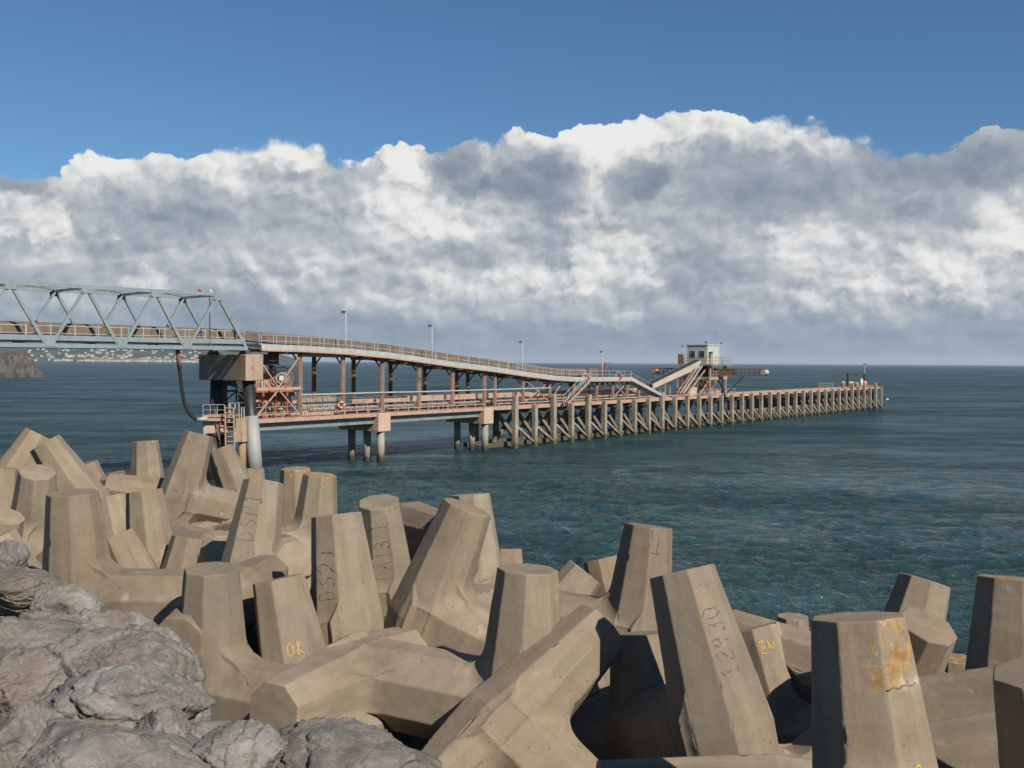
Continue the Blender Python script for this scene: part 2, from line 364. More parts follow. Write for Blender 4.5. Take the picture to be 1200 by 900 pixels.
def sdf(p, seed):
    x, y, z = p.T
    X, Y, Z = (1, 0, 0), (0, 1, 0), (0, 0, 1)
    d1, n1, e1 = arm(x+DXO, y, z, X, Y, Z)
    d2, n2, e2 = arm(x-DXO, z, y, X, Z, Y)
    d3, n3, e3 = arm(y, z, x, Y, Z, X, False, DXO)
    def un(a, na, b, nb, K):
        k = K*np.clip(1-(na*nb).sum(1), 0, 1)+1e-3
        h = np.maximum(k-np.abs(a-b), 0)/k
        return np.minimum(a, b)-h*h*k/4
    d = un(d1, n1, d3, n3, .20)
    d = np.minimum(d, un(d2, n2, d3, n3, .20))
    near = np.abs(d) < .09
    if near.any():
        q = p[near]; ex = np.where(d1 < d2, e1, e2)[near]
        chip = np.clip((vnoise(q*5.5, seed+3)*.6+vnoise(q*13., seed+4)*.4-.64)/.12, 0, 1)
        d[near] += (fbm(q*2.2, seed, 2)-.5)*.005+(vnoise(q*18, seed+9)-.5)*.0022+chip*.02*np.clip(ex/.0018, 0, 1)
    return d
def make_dolos_mesh(seed, h=.017):
    L = DC/2+.08; n = int(2*L/h)+1
    ax = np.linspace(-L, L, n)
    GX, GY, GZ = np.meshgrid(ax, ax, ax, indexing='ij')
    p = np.stack([GX.ravel(), GY.ravel(), GZ.ravel()], 1)
    # cheap reject: evaluate only near the three arms
    v = np.full(len(p), 1.0)
    # evaluate a coarse lattice first, then only the cells near the surface
    st = 4; cx = ax[::st]; nc = len(cx)
    CG = np.stack(np.meshgrid(cx, cx, cx, indexing='ij'), -1).reshape(-1, 3)
    cd_ = sdf(CG, seed).reshape(nc, nc, nc)
    ix = np.minimum((np.arange(n)+st//2)//st, nc-1)
    cfull = cd_[np.ix_(ix, ix, ix)].ravel()
    idx = np.nonzero(np.abs(cfull) < h*st*1.3)[0]
    v = np.where(cfull > 0, 1., -1.)
    for c in np.array_split(idx, 4): v[c] = sdf(p[c], seed)
    V = v.reshape(n, n, n); s = V < 0
    cnt = np.zeros((n-1,)*3); pos = np.zeros((n-1, n-1, n-1, 3))
    sl = [slice(0, n-1), slice(1, n)]
    import itertools
    I = np.stack(np.meshgrid(*[np.arange(n-1)]*3, indexing='ij'), -1).astype(float)
    for axis in range(3):
        oth = [a for a in range(3) if a != axis]
        for o1, o2 in itertools.product((0, 1), (0, 1)):
            a = [None]*3; bq = [None]*3
            a[axis] = sl[0]; bq[axis] = sl[1]
            a[oth[0]] = bq[oth[0]] = sl[o1]; a[oth[1]] = bq[oth[1]] = sl[o2]
            va, vb = V[tuple(a)], V[tuple(bq)]; cr = (va < 0) != (vb < 0)
            t = np.where(cr, va/np.where(cr, va-vb, 1), 0)
            off = np.zeros(pos.shape); off[..., axis] = t; off[..., oth[0]] = o1; off[..., oth[1]] = o2
            pos += np.where(cr[..., None], I+off, 0); cnt += cr
    act = cnt > 0
    vid = -np.ones((n-1,)*3, int); vid[act] = np.arange(act.sum())
    q = pos[act]/cnt[act][:, None]*(ax[1]-ax[0])-L
    faces = []
    for axis in range(3):
        o = [a for a in range(3) if a != axis]
        A = [slice(1, n-1)]*3; Bq = [slice(1, n-1)]*3
        A[axis] = slice(0, n-1); Bq[axis] = slice(1, n)
        sa, sb = s[tuple(A)], s[tuple(Bq)]
        ii = np.argwhere(sa != sb); inside = sa[tuple(ii.T)]
        base = ii.copy(); base[:, o[0]] += 1; base[:, o[1]] += 1
        def cell(d0, d1):
            c = base.copy(); c[:, o[0]] += d0; c[:, o[1]] += d1; return vid[tuple(c.T)]
        quad = np.stack([cell(-1, -1), cell(0, -1), cell(0, 0), cell(-1, 0)], 1)
        flip = inside if axis != 1 else ~inside
        quad[~flip] = quad[~flip][:, ::-1]
        faces.append(quad)
    faces = np.concatenate(faces)
    for _ in range(3):
        f = sdf(q, seed); e = 2e-3; gr = np.zeros_like(q)
        for a in range(3):
            dq = np.zeros(3); dq[a] = e; gr[:, a] = (sdf(q+dq, seed)-sdf(q-dq, seed))/(2*e)
        g2 = (gr**2).sum(1)+1e-4
        q = q-np.clip(f/g2, -.02, .02)[:, None]*gr
    me = bpy.data.meshes.new('dolos')
    me.vertices.add(len(q)); me.vertices.foreach_set('co', q.ravel())
    me.loops.add(faces.size); me.loops.foreach_set('vertex_index', faces.ravel())
    me.polygons.add(len(faces)); me.polygons.foreach_set('loop_start', np.arange(0, faces.size, 4)); me.polygons.foreach_set('loop_total', np.full(len(faces), 4))
    me.polygons.foreach_set('use_smooth', [True]*len(faces))
    me.update(); me.validate()
    e = 4e-3; gr = np.stack([sdf(q+np.eye(3)[a]*e, seed)-sdf(q-np.eye(3)[a]*e, seed) for a in range(3)], 1)
    gr /= np.linalg.norm(gr, axis=1)[:, None]+1e-9
    me.normals_split_custom_set_from_vertices(gr.tolist())
    return me
def concrete(name, lichen=0., pits=.5, tone=(1, 1, 1), side=False):
    m, g, b = mat(name); p = objco(g)
    rnd = g.n('ShaderNodeObjectInfo').outputs['Random']
    p2 = g.vm('ADD', p, g.vm('SCALE', (13., 7., 5.), scale=rnd))
    n1 = g.noise(p2, 1.1, 6, .6); n2 = g.noise(p2, 5., 8, .65)
    st = g.noise(g.scalev(p2, (9., 9., .7)), 1, 5, .6)
    st2 = g.noise(g.scalev(p2, (9., .7, 9.)), 1, 5, .6)
    wz = g.ss(g.xyz(p)[0], -.25, .25)
    stz = g.m('ADD', g.m('MULTIPLY', st, g.m('SUBTRACT', 1., wz)), g.m('MULTIPLY', st2, wz))
    t = lambda c: tuple(c[i]*tone[i]*(.735, .715, .695)[i] for i in range(3))
    f = g.m('ADD', g.m('MULTIPLY', n1, .5), g.m('ADD', g.m('MULTIPLY', n2, .22), g.m('MULTIPLY', stz, .34)))
    c = g.ramp(f, [(.36, t((.185, .150, .110))), (.48, t((.258, .214, .160))), (.60, t((.315, .267, .204))), (.72, t((.40, .350, .278)))])
    r2 = g.m('FRACT', g.m('MULTIPLY', rnd, 7.31))
    c = g.mix(rnd, g.mix(1., c, (.80, .785, .775), 'MULTIPLY'), g.mix(1., c, (1.10, 1.085, 1.06), 'MULTIPLY'))
    c = g.mix(g.m('MULTIPLY', g.ss(r2, .55, 1.), .6), c, g.mix(1., c, (.98, .90, .86), 'MULTIPLY'))
    pour = g.ss(g.noise(g.scalev(p2, (.5, .5, 2.2)), 1.6, 3, .5), .50, .56)
    c = g.mix(g.m('MULTIPLY', pour, .22), c, g.mix(1., c, (.78, .77, .76), 'MULTIPLY'))
    # rain wash and grime: soft grey blotches
    gr = g.ss(g.noise(g.vm('ADD', p2, (3.3, 1.1, 8.2)), .9, 7, .68, .6), .53, .70)
    c = g.mix(g.m('MULTIPLY', gr, .42), c, (.14, .127, .104))
    # efflorescence
    ef = g.ss(g.noise(g.vm('ADD', p2, (8.3, 4.1, 1.2)), 2.4, 9, .72), .62, .74)
    c = g.mix(g.m('MULTIPLY', ef, .5), c, (.40, .37, .32))
    # bug holes in patches
    v = g.n('ShaderNodeTexVoronoi', feature='F1'); g.put(v.inputs['Vector'], p2); v.inputs['Scale'].default_value = 34.
    rad = g.m('MULTIPLY', g.ss(g.xyz(v.outputs['Color'])[0], .66, 1., 0., .30), g.ss(g.noise(p2, 1.5, 2, .5), .60-.22*pits, .70-.15*pits))
    hole = g.ss(g.m('SUBTRACT', v.outputs['Distance'], rad), .03, -.03)
    hole = g.m('MULTIPLY', hole, g.m('GREATER_THAN', rad, .04))
    c = g.mix(g.m('MULTIPLY', hole, .6), c, (.085, .070, .054))
    if lichen:
        X, Y, z = g.xyz(p)
        if side:     # a patch on one face, bounded by the joint below it
            rr = g.m('ADD', g.m('MULTIPLY', g.m('ADD', X, DXO), .7071), g.m('MULTIPLY', Y, .7071))
            k = g.m('MULTIPLY', g.ss(rr, .195, .225), g.ss(g.m('ADD', z, g.m('MULTIPLY', g.noise(p2, 4., 3, .5), .1)), .86, .92))
            ln = g.ss(g.noise(g.scalev(p2, (1, 1, .7)), 8., 9, .72, .6), .50, .56)
            k = g.m('MAXIMUM', k, g.m('MULTIPLY', g.ss(z, .8, 1.1), .25))
        else:        # on the flat end, with a few spots just under its rim
            k = g.m('MAXIMUM', g.ss(z, DC/2-.025, DC/2-.008), g.m('MULTIPLY', g.ss(z, DC/2-.24, DC/2), g.ss(g.noise(p2, 6., 2, .5), .55, .62)))
            ln = g.ss(g.noise(p2, 7., 8, .7), .44, .52)
        c = g.mix(g.m('MULTIPLY', g.m('MULTIPLY', ln, k), .9), c, g.mix(g.ss(g.noise(p2, 18., 3), .35, .65), (.19, .10, .035), (.29, .185, .075)))
        ln2 = g.ss(g.noise(g.vm('ADD', p2, (5., 5., 5.)), 6., 8, .7), .55, .62)
        c = g.mix(g.m('MULTIPLY', g.m('MULTIPLY', ln2, k), .45), c, (.44, .41, .35))
    g.put(b.inputs['Base Color'], c); b.inputs['Roughness'].default_value = .92
    b.inputs['Specular IOR Level'].default_value = .25
    hh = g.m('ADD', g.m('MULTIPLY', g.noise(p2, 55., 6, .7), .5), g.m('MULTIPLY', n2, .8))
    hh = g.m('SUBTRACT', hh, g.m('MULTIPLY', hole, 1.8))
    sp = g.noise(p2, 90., 4, .7)
    c = g.mix(g.ss(sp, .35, .65, .0, .2), g.mix(1., c, (1.10, 1.10, 1.10), 'MULTIPLY'), g.mix(1., c, (.72, .71, .69), 'MULTIPLY'))
    g.put(b.inputs['Base Color'], c)
    g.put(b.inputs['Normal'], g.bump(hh, .42, .012))
    return m
M_con = concrete('dolos_concrete', pits=.35); M_pit = concrete('dolos_concrete_pitted', pits=1.1, tone=(.98, .97, .97)); M_lic = concrete('dolos_concrete_lichen', lichen=1., pits=.5); M_lis = concrete('dolos_concrete_lichen_face', lichen=1., pits=.7, side=True)
M_groove_shade, g, b = mat('groove_shade_paint'); g.put(b.inputs['Base Color'], g.mix(g.noise(objco(g), 30., 3), (.085, .066, .046), (.16, .13, .095))); b.inputs['Roughness'].default_value = .95  # dark colour stands in for the shade inside scratched grooves
M_yel, g, b = mat('yellow_paint'); g.put(b.inputs['Base Color'], g.mix(g.ss(g.noise(objco(g), 40., 4, .7), .35, .6), (.30, .23, .12), (.50, .30, .025))); b.inputs['Roughness'].default_value = .8
DM = [make_dolos_mesh(s) for s in (1, 5, 9)]
VAR = {}
for i, me in enumerate(DM):
    for key, m in (('c', M_con), ('p', M_pit), ('l', M_lic), ('m', M_lis)):
        k = me.copy(); k.materials.append(m); VAR[key, i] = k
GL = {'0': [[(.3, 0), (.06, .25), (.06, .75), (.3, 1), (.54, .75), (.54, .25), (.3, 0)]], '1': [[(.12, .8), (.3, 1), (.3, 0)], [(.1, 0), (.5, 0)]],
      '2': [[(.04, .75), (.15, .97), (.4, 1), (.55, .75), (.45, .5), (.05, .02), (.58, .05)]], '3': [[(.06, .9), (.3, 1), (.52, .8), (.42, .58), (.22, .52), (.48, .42), (.54, .18), (.3, 0), (.05, .1)]],
      '4': [[(.42, 0), (.42, 1), (.03, .35), (.58, .35)]], '5': [[(.52, 1), (.12, 1), (.08, .58), (.35, .62), (.55, .35), (.4, .05), (.05, .05)]],
      '9': [[(.5, .7), (.3, .5), (.08, .68), (.22, .97), (.48, .95), (.5, .6), (.4, 0)]], 'D': [[(.1, 0), (.1, 1), (.4, .92), (.56, .6), (.5, .2), (.1, 0)]],
      'S': [[(.52, .85), (.3, 1), (.08, .8), (.2, .55), (.45, .45), (.52, .2), (.3, 0), (.05, .12)]], 'P': [[(.1, 0), (.1, 1), (.45, .95), (.52, .7), (.4, .5), (.1, .5)]],
      'T': [[(.02, 1), (.6, 1)], [(.3, 1), (.3, 0)]], 'A': [[(.03, 0), (.3, 1), (.57, 0)], [(.14, .4), (.46, .4)]],
      'O': [[(.3, 0), (.07, .28), (.08, .75), (.3, 1), (.53, .75), (.52, .28), (.3, 0)]], 'K': [[(.1, 0), (.14, 1)], [(.55, .98), (.14, .45), (.6, 0)]], 'L': [[(.1, 1), (.1, 0), (.5, 0)]],
      'n': [[(.05, 0), (.05, .7), (.2, .98), (.4, .95), (.5, .7), (.5, 0)]], 'z': [[(.0, .9), (.5, 1), (.1, .5), (.55, .6), (.05, .1), (.6, .05)]], 'w': [[(0, .8), (.1, .2), (.25, .7), (.4, .1), (.55, .9)]], '-': [[(0, .5), (.6, .55)]], 'c': [[(-.1, .47), (.12, .5), (.3, .48), (.45, .52), (.62, .495), (.8, .51)]], 'l': [[(-.05, .5), (.5, .46), (.55, .5)], [(.3, .48), (.32, 1.5)]]}
DOL = {}
def dolos(key, u, v, w, ang, lean, phi, label, kind='c', marks=(), var=None):
    T = P(u, v, 600./w)
    h = Vector((T.x, T.y, 0)).normalized(); rt = h.cross(Vector((0, 0, 1)))
    a = (rt*math.sin(R(ang))-Vector((0, 0, 1))*math.cos(R(ang)))*math.cos(R(lean))-h*math.sin(R(lean)); a.normalize()
    s0 = -h+a*h.dot(a); s0.normalize()
    s = Matrix.Rotation(R(phi), 3, a) @ s0
    z = -a; y = z.cross(s)
    Jn = T+a*DC/2
    o = bpy.data.objects.new('dolos', VAR[kind, (len(DOL) if var is None else var) % 3]); COL.objects.link(o)
    Mx = Matrix((s, y, z)).transposed().to_4x4(); Mx.translation = Jn+s*DXO
    o.matrix_world = Mx; DOL[key] = o
    tag(o, label, 'dolos', 'concrete dolosse piled on the breakwater')
    inv = Mx.inverted(); toc = (inv.to_3x3() @ (CAM-T)).normalized()
    fa0 = math.atan2(toc.y, toc.x)
    for (txt, th, z0, size, style, way, sh) in marks:
        want = fa0-R(th); k = round(want/(math.pi/4)); psi = k*math.pi/4     # th > 0: facet turned to the left
        n = Vector((math.cos(psi), math.sin(psi), 0)); zd = (Vector((0, 0, 1))-n*math.tan(ALPHA)).normalized()
        lf = n.cross(Vector((0, 0, 1)))
        r0 = DB/2-(DB-DA)/2*(z0/(DC/2))
        c0 = Vector((-DXO, 0, 0))+n*(r0+.001)+Vector((0, 0, z0))
        ex, ey = (zd, lf) if way == 'up' else (-lf, zd)
        mb = MB(); cx = -.0
        tot = len(txt)*.72*size
        for ch in txt:
            for pl in GL[ch]:
                sk = random.uniform(-.12, .12); jit = [((px+sk*py)*size*random.uniform(.84, .94)+cx-(0 if way == 'up' else tot/2), (py-.5)*size+sh) for px, py in pl]
                # resample for a hand-drawn line
                pts = []
                for (x0, y0), (x1, y1) in zip(jit, jit[1:]):
                    m = max(2, int(math.hypot(x1-x0, y1-y0)/.02))
                    pts += [(x0+(x1-x0)*i/m, y0+(y1-y0)*i/m) for i in range(m)]
                pts.append(jit[-1])
                pts = [c0+ex*(x+random.uniform(-.005, .005))+ey*(y_+random.uniform(-.005, .005))+n*random.uniform(-.0055, .001) for x, y_ in pts]
                mb.tube(pts, [(.0085 if style == 'y' else .0066)*random.uniform(.5, 1.2) for _ in pts], 5)
            cx += .72*size
        q = mb.build('painted_mark' if style == 'y' else 'groove_shade_mark', M_yel if style == 'y' else M_groove_shade, None, True)  # unpainted marks are surface tubes with groove shade put into their colour
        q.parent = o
    return o
Dt = [
 ('A1', 46, 509, 33, -30, 5, -75, 'highest dolos at the far left, leaning right, above the stubby upright one'),
 ('A2', 52, 519, 36, 32, 6, 110, 'wide dolos sloping down to the right from the far left peak'),
 ('A3', 44, 553, 40, -4, -22, 30, 'dolos column with its octagonal top showing and a yellow mark low on its front', 'c', [('w-', -10, -.05, .10, 'y', 'up', 0)]),
 ('A4', 85, 577, 56, 3, -2, -60, 'large upright dolos at left with a smooth curved foot running right, beside the grey boulders', 'c', [('-', 10, .35, .06, 'y', 'lr', 0)]),
 ('A5', 101, 543, 25, 18, 0, 110, 'small distant stub of a dolos against the sea, left of the low lying block'),
 ('A6', 131, 557, 29, 20, -6, 100, 'small pale dolos tip just above the low lying block at left'),
 ('A7', 124, 571, 32, 78, 8, 112, 'short dolos lying almost level with a bright upper face, left of the tall lichened stump'),
 ('A8', 170, 517, 29, 3, 2, 105, 'slim upright dolos standing against the sea with a lichen-edged flat top', 'l'),
 ('A9', 233, 508, 33, -16, 4, -115, 'tall dolos leaning right with a crack below its top, just left of the pier', 'c', [('c', -10, 1.0, .22, 's', 'lr', 0), ('c', 0, .15, .16, 's', 'lr', 0)]),
 ('A10', 257, 526, 30, 22, 8, 105, 'dolos leaning left beneath the pier platform ladder'),
 ('A11', 169, 575, 40, 6, 8, -105, 'flat-topped dolos with a dark left edge, below the slim upright one', 'p'),
 ('A12', 128, 583, 36, 12, 14, -105, 'narrow dolos wedged behind the large upright one at left'),
 ('A13', 223, 630, 41, -12, 8, -105, 'dolos leaning right in front of the tall cracked one, above the boulder slope'),
 ('A14', 136, 628, 42, 25, 12, 90, 'chipped dolos face slanting behind the curved foot at left', 'p'),
 ('A15', 2, 548, 37, -8, 0, 110, 'dolos cut by the left picture edge, upper one below the far left peak'),
 ('A16', 6, 604, 43, -14, -18, 20, 'dolos at the left picture edge with its octagonal end turned up, above the dark gap'),
 ('A17', -8, 632, 50, 26, 6, 65, 'lowest dolos at the left picture edge, sinking behind the boulders'),
 ('B2', 309, 564, 45, -9, 12, -113, 'long leaning dolos with the letters DSP1 scratched up its front', 'c', [('DSP1', 14, .40, .22, 's', 'up', .0)]),
 ('B3', 296, 549, 27, 0, 4, 90, 'small dolos tip peeping over the one scratched DSP1'),
 ('B4', 346, 549, 33, 2, -3, 115, 'left one of the two upright dolosse with orange lichen on top', 'l'),
 ('B5', 375, 556, 38, -5, -3, 62, 'right one of the two upright dolosse with orange lichen on top', 'l'),
 ('B6', 348, 655, 48, -10, -58, 22, 'dolos end face tilted up to the sun, low between the DSP1 and DS21 blocks'),
 ('B7', 394, 603, 57, 6, 10, 120, 'broad upright dolos scratched DS21 on its darker left face', 'p', [('DS21', 30, .36, .19, 's', 'up', 0)]),
 ('B8', 444, 588, 48, 5, -15, 91, 'dolos with a tilted octagonal top and DA13 scratched on its narrow front', 'c', [('DA13', 0, .30, .19, 's', 'up', .0), ('c', 0, .98, .24, 's', 'lr', 0)]),
 ('B9', 248, 666, 62, 0, -4, -52, 'large smooth upright dolos beside the boulders, its foot curving right'),
 ('B10', 326, 678, 60, 11, 10, 126, 'upright dolos with OK written in yellow on its front', 'c', [('OK', -5, .53, .13, 'y', 'lr', .0)]),
 ('B11', 268, 694, 44, 66, 0, 112, 'small level dolos seen through the gap left of the OK block'),
 ('C1', 533, 628, 45, -84, -60, -90, 'level dolos behind, its flat upper face showing right of the DA13 block'),
 ('C2', 548, 594, 58, -21, -2, -70, 'big leaning dolos in the middle, its round-edged top tilted right over a dark hollow', 'p'),
 ('C3', 551, 579, 46, 4, 5, 100, 'upright dolos half hidden behind the big leaning middle one'),
 ('C4', 594, 643, 36, 0, 10, 90, 'small dolos stub against the sea, right of the big leaning middle one', 'p'),
 ('C6', 686, 670, 45, -38, 10, -70, 'pale dolos tip pointing up right, left of the short leaning one by the sea'),
 ('D1', 703, 655, 39, 15, 10, 115, 'short dolos leaning left against the sea, left of the tallest right-hand one', 'p'),
 ('D2', 760, 616, 55, -6, 6, 105, 'tall tapering dolos rising highest on the right half, thin dark left face', 'p', [('l', -30, .97, .2, 's', 'lr', -.03)]),
 ('D3', 750, 742, 68, 6, 10, 115, 'dolos in full shadow with D51 scratched on it, left of the one numbered 12930', 'c', [('D51', -5, .0, .17, 's', 'up', 0)]),
 ('D4', 799, 669, 76, 16, 12, 145, 'large dolos leaning left with 12930 scratched up its front', 'p', [('12930', -32, .38, .15, 's', 'up', 0.02)]),
 ('D5', 884, 735, 56, 18, 10, -65, 'dolos with a yellow scribble near its top, behind the one numbered 12930', 'c', [('zw', 0, 1.0, .14, 'y', 'lr', 0)]),
 ('D6', 852, 740, 54, 76, 24, 112, 'dark level dolos between the yellow-scribbled block and the near lichened one'),
 ('D7', 929, 722, 36, 0, 0, 90, 'tiny dolos tip against the sea just left of the near lichened one'),
 ('H1', 706, 735, 70, -49, 28, -68, 'big dolos sloping up to the right across the middle of the front row', 'p'),
 ('H2', 320, 836, 73, 87, -52, 0, 'dolos lying with its octagonal end facing the viewer just above the front boulders', 'c'),
 ('F2', 236, 842, 62, 74, -30, 112, 'low dolos showing only a corner, between the boulders and the end-on block'),
 ('H4', 700, 934, 85, 86, -6, 112, 'level dolos along the bottom edge, in front of the one numbered 12930'),
 ('E1', 1005, 722, 108, 7, 7, 0, 'nearest upright dolos with orange lichen on its cracked right face', 'm', [('n', -40, .42, .11, 'y', 'lr', 0), ('c', -40, .86, .25, 's', 'lr', 0)]),
 ('E2', 1088, 733, 66, -22, -18, 15, 'dolos tilted so its smooth octagonal top faces right, behind the near lichened one'),
 ('E3', 1084, 680, 58, -14, 14, -80, 'speckled dolos leaning right against the sea, half in shadow', 'p'),
 ('E4', 1121, 771, 44, 0, 0, 0, 'small lichen-topped dolos by the water, right of the tilted octagonal top', 'l'),
 ('E5', 1188, 677, 78, 0, 8, -82, 'tall upright dolos cut by the right picture edge, dark left face and lichened rim', 'l'),
 ('E6', 1078, 836, 83, 98, -4, 112, 'level dolos at right, upper of the two below the tilted octagonal top'),
 ('E7', 1085, 896, 94, 99, -6, 112, 'level dolos at right, lower of the two in the bottom corner'),
 ('E8', 1222, 786, 112, 10, -6, 0, 'close dolos in the bottom right corner with a black shadowed face'),
]
for r in Dt: dolos(*r)
# ---- boulders
def limestone():
    m, g, b = mat('limestone'); p = geoco(g)
    rnd = g.n('ShaderNodeObjectInfo').outputs['Random']
    p = g.vm('ADD', p, g.vm('SCALE', (31., 17., 23.), scale=rnd))
    n1 = g.noise(p, 2.2, 8, .62, .8); n2 = g.noise(p, 9., 8, .68, .4); n3 = g.noise(p, 38., 6, .7)
    f = g.m('ADD', g.m('MULTIPLY', n1, .55), g.m('ADD', g.m('MULTIPLY', n2, .3), g.m('MULTIPLY', n3, .15)))
    c = g.ramp(f, [(.32, (.085, .074, .064)), (.44, (.19, .168, .146)), (.55, (.295, .268, .238)), (.68, (.43, .40, .365))])
    c = g.mix(g.m('MULTIPLY', g.ss(g.noise(p, 1.3, 4, .6), .48, .62), .5), c, (.21, .155, .115))
    rg = g.m('ABSOLUTE', g.m('SUBTRACT', g.noise(g.scalev(p, (1, 1.6, 2.6)), 3.2, 6, .6, 1.2), .5))
    c = g.mix(g.m('MULTIPLY', g.ss(rg, .016, .0), .30), c, (.48, .46, .43))
    c = g.mix(g.m('MULTIPLY', g.ss(n2, .60, .70), .3), c, (.45, .43, .41))
    c = g.mix(g.m('MULTIPLY', g.ss(rnd, .45, .0), .6), c, g.mix(1., c, (.74, .69, .63), 'MULTIPLY'))
    c = g.mix(g.m('MULTIPLY', g.ss(rnd, .3, 1.), .35), c, g.mix(1., c, (1.35, 1.34, 1.33), 'MULTIPLY'))
    g.put(b.inputs['Base Color'], g.mix(1., c, (.64, .64, .645), 'MULTIPLY')); b.inputs['Roughness'].default_value = .8
    hh = g.m('ADD', g.m('MULTIPLY', n2, 1.0), g.m('ADD', g.m('MULTIPLY', n3, .45), g.m('MULTIPLY', rg, 1.2)))
    g.put(b.inputs['Normal'], g.bump(hh, .95, .026))
    return m
M_rock = limestone()
def boulder(u, v, w, h, dep, label, seed, rz=0., name='boulder'):
    rng = np.random.default_rng(seed)
    bm = bmesh.new(); bmesh.ops.create_icosphere(bm, subdivisions=6 if w > 70 else 5, radius=1)
    me = bpy.data.meshes.new(name); bm.to_mesh(me); bm.free()
    n = len(me.vertices); q = np.empty(n*3); me.vertices.foreach_get('co', q); q = q.reshape(-1, 3)
    nr = rng.normal(size=(13, 3)); nr /= np.linalg.norm(nr, axis=1)[:, None]; hs = rng.uniform(.66, .98, 13)
    dd = q @ nr.T
    rr = np.where(dd > .05, hs/np.maximum(dd, .05), 9.)
    r = -np.log(np.exp(-rr*34).sum(1))/34
    r = np.minimum(r, 1.15)
    p = q*r[:, None]
    sx = w*dep/FPX/2*1.06; sz = h*dep/FPX/2*1.10; sy = (sx*.55+sz*.6)
    nz = (fbm(p*1.5+seed, seed, 2)-.5)*.26+(fbm(p*4.5+seed, seed+5, 4, .55)-.5)*.10
    rd = np.abs(fbm(p*np.array([2.2, 2.2, 5.])+seed, seed+8, 4, .55)-.5)
    nz = nz-.07*np.clip(1-rd/.04, 0, 1)
    for t_ in range(2):      # stepped fracture planes
        axv = rng.normal(size=3); axv /= np.linalg.norm(axv)
        tt = p @ axv*(2.2+1.3*t_)+(fbm(p*1.2+9*t_, seed+30+t_, 3)-.5)*1.6; fr = tt-np.floor(tt)
        nz += (np.clip((fr-.06)/.10, 0, 1)-fr)*(.085-.03*t_)
    nz += (vnoise(p*26, seed+20)-.5)*.022+(vnoise(p*50, seed+21)-.5)*.012
    p = p*(1+nz)[:, None]*np.array([sx, sy, sz])
    me.vertices.foreach_set('co', p.ravel()); me.polygons.foreach_set('use_smooth', [True]*len(me.polygons)); me.update()
    o = link(name, me, M_rock); o.location = P(u, v+h*.08, dep); o.rotation_euler = (0, R(rz), R(rng.uniform(-15, 15)))
    return tag(o, label, 'boulder', 'limestone boulders at the foot of the viewpoint')
Bt = [(6, 657, 44, 52, 8.6, 'small dark boulder at the left edge below the lowest left dolos', 3, 0), (24, 690, 92, 56, 7.7, 'rough grey boulder at the left edge under the small dark one', 4, 10),
 (78, 711, 66, 40, 7.3, 'pale knobbly boulder just below the curved dolos foot', 5, 8), (72, 738, 105, 46, 6.9, 'flat brownish boulder under the pale knobbly one', 6, 5), (135, 742, 100, 60, 7.1, 'weathered ledge boulder beside the smooth upright dolos', 16, 12),
 (162, 788, 112, 88, 6.7, 'rounded boulder nearest the smooth dolos foot', 7, 12), (38, 760, 120, 66, 6.3, 'broad cracked boulder with a light top at the left edge', 8, 4),
 (132, 790, 140, 96, 6.0, 'large reddish boulder with a smooth flank at the centre of the heap', 9, 6), (34, 812, 105, 104, 5.7, 'tall grey boulder with a vertical face at the left edge', 10, -5),
 (146, 826, 160, 84, 5.4, 'big pale boulder with a smooth upper slab, above the streaked front one', 12, -12), (22, 874, 90, 90, 4.8, 'dark boulder in the bottom left corner', 13, 0), (118, 892, 205, 96, 4.7, 'wide streaked boulder along the bottom edge at left', 14, 10),
 (188, 866, 74, 74, 5.1, 'blocky brown boulder between the big pale and the whitish one', 15, 20), (240, 866, 80, 56, 6.1, 'ochre-tinted boulder in front of the low dolos corner', 18, 10), (276, 890, 92, 72, 4.9, 'whitish sharp-edged boulder below the end-on dolos', 19, -15),
 (400, 900, 230, 74, 5.2, 'long flat grey boulder under the end-on dolos at the bottom edge', 21, 4), (216, 828, 54, 52, 6.6, 'small wedge of rock between the rounded boulder and the low dolos corner', 22, 20), (206, 898, 70, 52, 4.9, 'small boulder at the bottom edge left of the whitish one', 23, 0)]
for r in Bt: boulder(*r)
# ---- ground sheet under the blocks
def ground_z(x, y):
    e = .73*(x-4)+.68*(y-8)
    z = CH-3.45-np.maximum(e+.5, 0)/1.5
    z = z+1.25*np.exp(-((x+1.9)**2+(y-4.8)**2)/4.5)+1.7*np.exp(-(x**2+(y+1.5)**2)/5.)
    return np.maximum(z, -8)
nx = 140; xs = np.linspace(-60, 60, nx); ys = np.linspace(-30, 70, nx)
GX, GY = np.meshgrid(xs, ys, indexing='ij'); q = np.stack([GX.ravel(), GY.ravel(), ground_z(GX, GY).ravel()], 1)
q[:, 2] += (fbm(q*np.array([.8, .8, .8]), 77, 4)-.5)*.8
me = bpy.data.meshes.new('ground')
fs = [(i*nx+j, (i+1)*nx+j, (i+1)*nx+j+1, i*nx+j+1) for i in range(nx-1) for j in range(nx-1)]
me.from_pydata([tuple(x) for x in q], [], fs)
M_gnd = weathered('rubble_ground', (.10, .09, .075), (.17, .155, .13), .95, 1.5, bump=.9, streak=False)
tag(link('ground', me, M_gnd, smooth=True), kind='structure')
